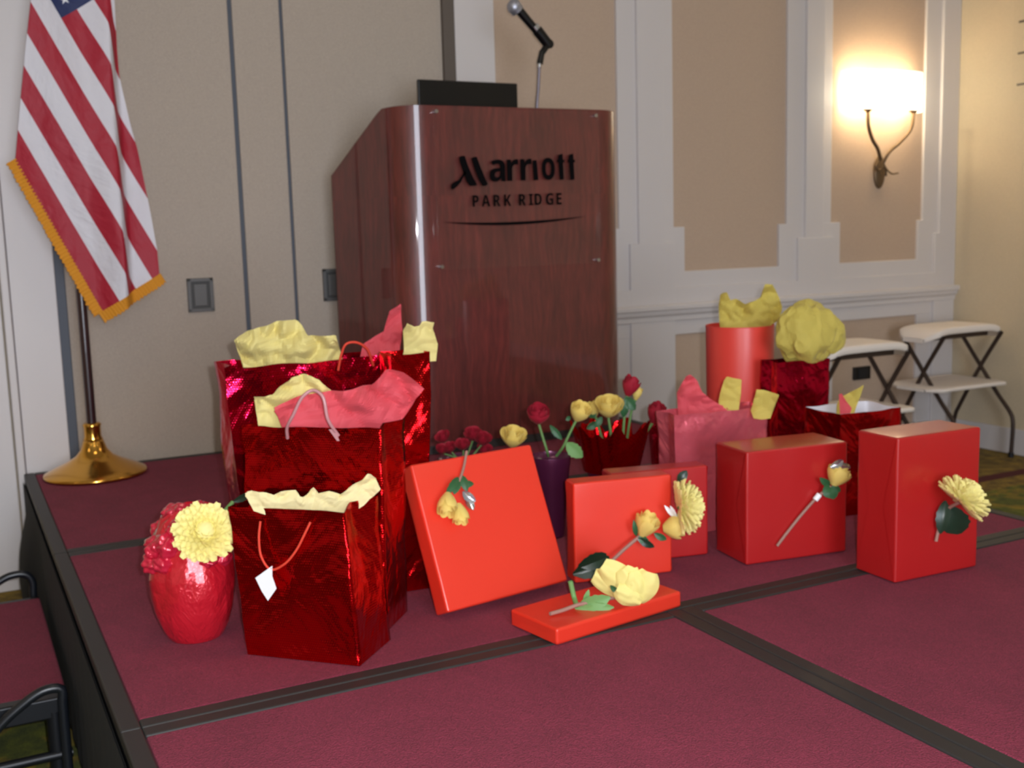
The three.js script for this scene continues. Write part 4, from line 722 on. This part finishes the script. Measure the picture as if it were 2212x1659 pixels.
{
  const c = onY(1322, 1112), n = facing(c), h = heightTo(c, 1322, 972);
  pot('dark pot wrapped in crinkled red foil holding mixed roses', c, onPlane(1262, 985, c, n).distanceTo(onPlane(1382, 985, c, n)) / 2, 0.045, h, M.plumFoil, 0.34);
  stemmed('rose', 'left of two yellow roses above the crinkled foil pot, half hidden', 'rose', c.clone().addScaledVector(n, -0.02), [1282, 884], [1310, 980], 14, 34, M.roseYellow, [-0.2, 0.9, 0.4], 22, { leaves: [[[1272, 900], [1288, 886], 18], [[1290, 912], [1268, 925], 16]] });
  stemmed('rose', 'big yellow rose in the middle of the crinkled foil pot', 'rose', c.clone().addScaledVector(n, 0.02), [1315, 880], [1326, 980], 26, 44, M.roseYellow, [0.1, 0.9, 0.45], 25, { open: 0.5, leaves: [[[1300, 900], [1286, 922], 14]] });
  stemmed('rose', 'dark crimson rosebud standing highest above the crinkled foil pot', 'rose', c.clone().addScaledVector(n, 0.0), [1362, 834], [1344, 980], 18, 44, M.roseRed, [0.28, 0.9, 0.2], 28, { open: 0.25, via: [[1352, 868], [1348, 910]], leaves: [[[1350, 858], [1372, 884], 24], [[1346, 900], [1352, 862], 18]] });
  stemmed('rose', 'small yellow bud tucked behind the tallest crimson rosebud', 'rose', c.clone().addScaledVector(n, -0.02), [1376, 850], [1350, 980], 10, 30, M.roseYellow, [0.2, 0.9, 0.2], 31, { open: 0.2, via: [[1366, 880]] });
  stemmed('rose', 'crimson rosebud leaning right out of the crinkled foil pot', 'rose', c.clone().addScaledVector(n, 0.0), [1417, 892], [1362, 980], 19, 46, M.roseRed, [0.25, 0.9, 0.25], 34, { open: 0.1, via: [[1402, 925], [1378, 960]] });
  const d = onY(1450, 1068), m = facing(d); const o = thing('flower_bowl', 'low dark red foil bowl behind the crinkled pot near the pink bag', 'bowl', V3(d.x, SH + 0.0012, d.z));
  const D = d.distanceTo(camera.position) / FPX, hh = heightTo(d, 1450, 912); part('bowl_body', lathe([[0, 0], [34 * D, 0], [40 * D, hh * 0.3], [46 * D, hh * 0.8], [50 * D, hh], [48 * D, hh], [40 * D, hh * 0.5], [0, hh * 0.4]], 48), M.foilB, o);
}
{ // small red flowers in a pot hidden by the leaning box
  const c = onY(1000, 1120), n = facing(c), h = heightTo(c, 1000, 990);
  pot('plum foil pot hidden behind the leaning box below small crimson flowers', c, 0.062, 0.045, h, M.plumFoil);
  [[957, 945, 13], [972, 968, 12], [1000, 962, 13], [1022, 940, 15], [1043, 950, 15], [955, 972, 11], [1046, 972, 13]].forEach(([x, y, r], i) => stemmed('carnation', 'small crimson carnation in the cluster showing over the leaning box', 'carnation', c.clone().addScaledVector(n, 0.012 * ((i % 3) - 1)), [x, y], [990 + i * 5, 998], r, r * 1.7, M.roseRed, [0.1 * (i - 3), 0.85, 0.5], 50 + i, { open: 0.7, group: 'small crimson carnations behind the leaning box', stemR: 2 }));
}
// ---------------------------------------------------------------- flowers fixed on the boxes
{ // two rosebuds hanging on the leaning box
  const t = 0.41, n = leanF.uz.clone().multiplyScalar(Math.cos(t)).addScaledVector(UP, Math.sin(t)).normalize(), p = leanF.mid.clone().addScaledVector(n, 0.003);
  const w = (x, y, out = 0) => onPlane(x, y, p, n).addScaledVector(n, out), c = w(975, 1090, 0.01), D = c.distanceTo(camera.position) / FPX;
  const o = thing('rosebud_pick', 'two yellow rosebuds hanging upside down on the leaning square box', 'flower', c), L = g => local(g, o);
  const dn = w(966, 1140).sub(w(982, 1040)).normalize(), d2 = w(985, 1140).sub(w(980, 1060)).normalize();
  part('bloom', L(roseBloom(w(958, 1070, 0.018), dn.clone().addScaledVector(n, 0.25), 21 * D, 54 * D, 3, 0.15)), M.roseYellow, o);
  part('bloom', L(roseBloom(w(982, 1092, 0.016), d2.clone().addScaledVector(n, 0.2), 17 * D, 46 * D, 6, 0.3)), M.roseYellow, o);
  part('stem', L(tube([w(1006, 976, 0.004), w(998, 1010, 0.008), w(988, 1036, 0.012), w(972, 1066, 0.014)], 3.2 * D, 24)), M.stemDry, o);
  for (const [a, b, wd] of [[[984, 1034], [954, 1072], 18], [[990, 1046], [1014, 1050], 16], [[982, 1040], [972, 1072], 20], [[992, 1030], [1000, 1066], 18]]) part('leaf', L(leafGeo(w(...a, 0.012), w(...b, 0.018), wd * D, 2)), M.leaf, o);
  part('foil_twist', L(merge([leafGeo(w(990, 1066, 0.02), w(1012, 1090, 0.03), 20 * D, 4, 0.8), leafGeo(w(996, 1072, 0.02), w(1008, 1108, 0.028), 18 * D, 5, -0.7)])), M.silver, o, 'silvery foil twist');
}
{ // rose lying on the flat box
  const p = onY(1300, 1310, flatTop), n = facing(p), D = p.distanceTo(camera.position) / FPX, g = (x, y, up = 0.006) => onY(x, y, flatTop + up).setY(flatTop + up), w = (x, y, out = 0) => onPlane(x, y, p, n).addScaledVector(n, out);
  const o = thing('rose', 'large pale yellow rose with stem and leaves lying on the low flat box', 'rose', g(1290, 1300)), L = q => local(q, o);
  const petal = (a, b, wd, out, curl, seed) => { const A = w(...a, out), B = w(...b, out + 0.008), d = B.clone().sub(A), s = d.clone().cross(n).normalize(); return grid(12, 12, (u, v) => { const y = (v - 0.5) * 2, ww = wd * D * 0.5 * Math.pow(Math.sin(Math.PI * clamp(0.12 + u * 0.8)), 0.55) * (0.8 + 0.35 * u); return A.clone().addScaledVector(d, u).addScaledVector(s, y * ww).addScaledVector(n, -curl * y * y * wd * D * 0.32 + 0.02 * u * (1 - u) + 0.004 * noise(u * 4, y * 2, seed)); }); };
  part('bloom', L(merge([petal([1386, 1288], [1282, 1242], 56, 0.0, 0.5, 1), petal([1392, 1285], [1300, 1216], 60, 0.012, 0.6, 2), petal([1388, 1288], [1342, 1222], 58, 0.02, 0.5, 3), petal([1378, 1294], [1362, 1226], 44, 0.022, 0.4, 4), petal([1376, 1296], [1402, 1228], 62, 0.016, 0.5, 5), petal([1380, 1290], [1372, 1222], 18, 0.004, 0.3, 7), petal([1384, 1292], [1330, 1262], 48, 0.026, 0.6, 8)])), M.rosePale, o);
  part('stem', L(tube([g(1188, 1326, 0.005), g(1216, 1318, 0.007), g(1250, 1306, 0.012), g(1300, 1296, 0.014), g(1352, 1286, 0.016)], 4.2 * D, 30)), M.stemDry, o);
  part('side_stem', L(tube([g(1246, 1309, 0.01), w(1240, 1290, 0.0), w(1232, 1256, 0.0)], 5.5 * D, 16)), M.leafPale, o);
  for (const [a, b, wd] of [[[1240, 1306], [1300, 1312], 22], [[1250, 1304], [1318, 1284], 34], [[1262, 1300], [1326, 1306], 20], [[1262, 1298], [1272, 1268], 12]]) part('leaf', L(leafGeo(w(...a, 0.012), w(...b, 0.016), wd * D, 2)), M.leafPale, o);
  for (const [a, b] of [[[1318, 1258], [1340, 1272]], [[1350, 1278], [1346, 1292]]]) part('sepal', L(leafGeo(w(...a, 0.02), w(...b, 0.03), 12 * D, 2)), M.leaf, o);
}
{ // spray fixed on the box left of centre
  const f = boxG, p = f.mid.clone().addScaledVector(f.uz, 0.002), n = f.uz, w = (x, y, out = 0) => onPlane(x, y, p, n).addScaledVector(n, out), D = p.distanceTo(camera.position) / FPX;
  const o = thing('flower_spray', 'spray of two yellow rosebuds with dark leaves leaning across the left of centre box', 'flower spray', w(1390, 1140, 0.02)), L = g => local(g, o);
  part('stem', L(tube([w(1376, 1152, 0.02), w(1340, 1180, 0.024), w(1308, 1206, 0.03), w(1290, 1220, 0.03)], 4 * D, 30)), M.stemDry, o);
  part('leaf', L(leafGeo(w(1306, 1196, 0.03), w(1228, 1232, 0.03), 44 * D, 3, 0.5)), M.leafDark, o, 'large dark glossy leaf'); part('leaf', L(leafGeo(w(1300, 1190, 0.03), w(1238, 1212, 0.036), 34 * D, 7, 0.4)), M.leafDark, o);
  part('bloom', L(roseBloom(w(1378, 1152, 0.022), w(1392, 1108, 0.03).sub(w(1378, 1152, 0.022)), 23 * D, 50 * D, 4, 0.4)), M.roseYellow, o);
  part('bloom', L(roseBloom(w(1424, 1136, 0.022), w(1458, 1128, 0.04).sub(w(1424, 1136, 0.022)), 25 * D, 44 * D, 9, 0.1)), M.roseYellow, o);
  for (const [a, b, wd, m] of [[[1368, 1156], [1402, 1174], 16, M.leafDark], [[1366, 1152], [1358, 1116], 11, M.leaf], [[1372, 1150], [1390, 1170], 18, M.leaf], [[1404, 1146], [1428, 1158], 15, M.leaf]]) part('leaf', L(leafGeo(w(...a, 0.024), w(...b, 0.03), wd * D, 2)), m, o);
  part('ribbon_bow', L(merge([leafGeo(w(1448, 1110, 0.03), w(1422, 1084, 0.034), 10 * D, 1, 0.4), leafGeo(w(1450, 1112, 0.03), w(1436, 1086, 0.03), 8 * D, 1, -0.4)])), M.white, o);
  const c = w(1449, 1086, 0.045), o2 = thing('gerbera', 'flat yellow chrysanthemum disc seen half side on above the flower spray', 'flower', c), r = V3(n.z, 0, -n.x);
  const dir = n.clone().multiplyScalar(0.3).addScaledVector(r, 0.95).addScaledVector(UP, 0.06);
  part('bloom', local(mumBloom(c.clone().addScaledVector(r, 0.0), dir, 58 * D, 15, 1), o2), M.mum, o2);
  part('stem', local(tube([c, w(1462, 1100, 0.028), w(1444, 1118, 0.02)], 4 * D, 12), o2), M.stem, o2);
  part('leaf', local(leafGeo(w(1456, 1036, 0.02), w(1474, 1012, 0.024), 20 * D, 2), o2), M.leafDark, o2);
  part('leaf', local(leafGeo(w(1462, 1128, 0.02), w(1476, 1140, 0.024), 14 * D, 2), o2), M.leafDark, o2);
}
{ // rosebud pinned to the box right of centre
  const f = boxJ, p = f.mid.clone().addScaledVector(f.uz, 0.002), n = f.uz, w = (x, y, out = 0) => onPlane(x, y, p, n).addScaledVector(n, out), D = p.distanceTo(camera.position) / FPX;
  const o = thing('rosebud_pick', 'single yellow rosebud with a long dry stem pinned to the right of centre box', 'flower', w(1796, 1020, 0.02)), L = g => local(g, o);
  part('bloom', L(roseBloom(w(1790, 1044, 0.018), w(1804, 1000, 0.03).sub(w(1790, 1044, 0.018)), 22 * D, 44 * D, 5, 0.35)), M.roseYellow, o);
  part('foil_twist', L(merge([leafGeo(w(1780, 1006, 0.022), w(1806, 990, 0.026), 16 * D, 3, 0.7), leafGeo(w(1800, 996, 0.02), w(1822, 1006, 0.026), 14 * D, 4, 0.7)])), M.silver, o, 'silvery foil twist');
  part('stem', L(tube([w(1786, 1048, 0.014), w(1762, 1070, 0.01), w(1730, 1108, 0.006), w(1700, 1146, 0.005), w(1676, 1178, 0.005)], 3.2 * D, 30)), M.stemDry, o);
  part('tape_tie', L(rod(w(1764, 1066, 0.011), w(1755, 1078, 0.01), 6 * D)), M.white, o);
  for (const [a, b, wd] of [[[1784, 1044], [1760, 1028], 15], [[1786, 1046], [1766, 1060], 18], [[1786, 1048], [1790, 1074], 24], [[1790, 1046], [1804, 1058], 14], [[1780, 1050], [1782, 1072], 24]]) part('leaf', L(leafGeo(w(...a, 0.014), w(...b, 0.02), wd * D, 2)), M.leaf, o);
}
{ // chrysanthemum on the tallest box
  const f = boxK, p = f.mid.clone().addScaledVector(f.uz, 0.002), n = f.uz, w = (x, y, out = 0) => onPlane(x, y, p, n).addScaledVector(n, out), D = p.distanceTo(camera.position) / FPX, r = V3(n.z, 0, -n.x);
  const c = w(2034, 1074, 0.05), o = thing('chrysanthemum', 'yellow chrysanthemum with a dark leaf fixed to the tallest box at right', 'flower', c), L = g => local(g, o);
  part('bloom', L(mumBloom(c, n.clone().multiplyScalar(0.3).addScaledVector(r, 0.6).addScaledVector(UP, 0.72), 53 * D, 25, 1)), M.mum, o);
  part('leaf', L(leafGeo(w(2042, 1090, 0.008), w(2062, 1150, 0.014), 58 * D, 2, 0.2)), M.leafDark, o, 'broad dark leaf'); part('leaf', L(leafGeo(w(2036, 1080, 0.008), w(2022, 1150, 0.012), 26 * D, 3, 0.3)), M.leafDark, o);
  part('stem', L(tube([c, w(2036, 1100, 0.012), w(2024, 1140, 0.006), w(2018, 1168, 0.005)], 3.4 * D, 20)), M.stemDry, o);
}

scene.traverse(o => { if (o.isMesh) { o.castShadow = true; o.receiveShadow = true; } });
renderer.render(scene, camera);
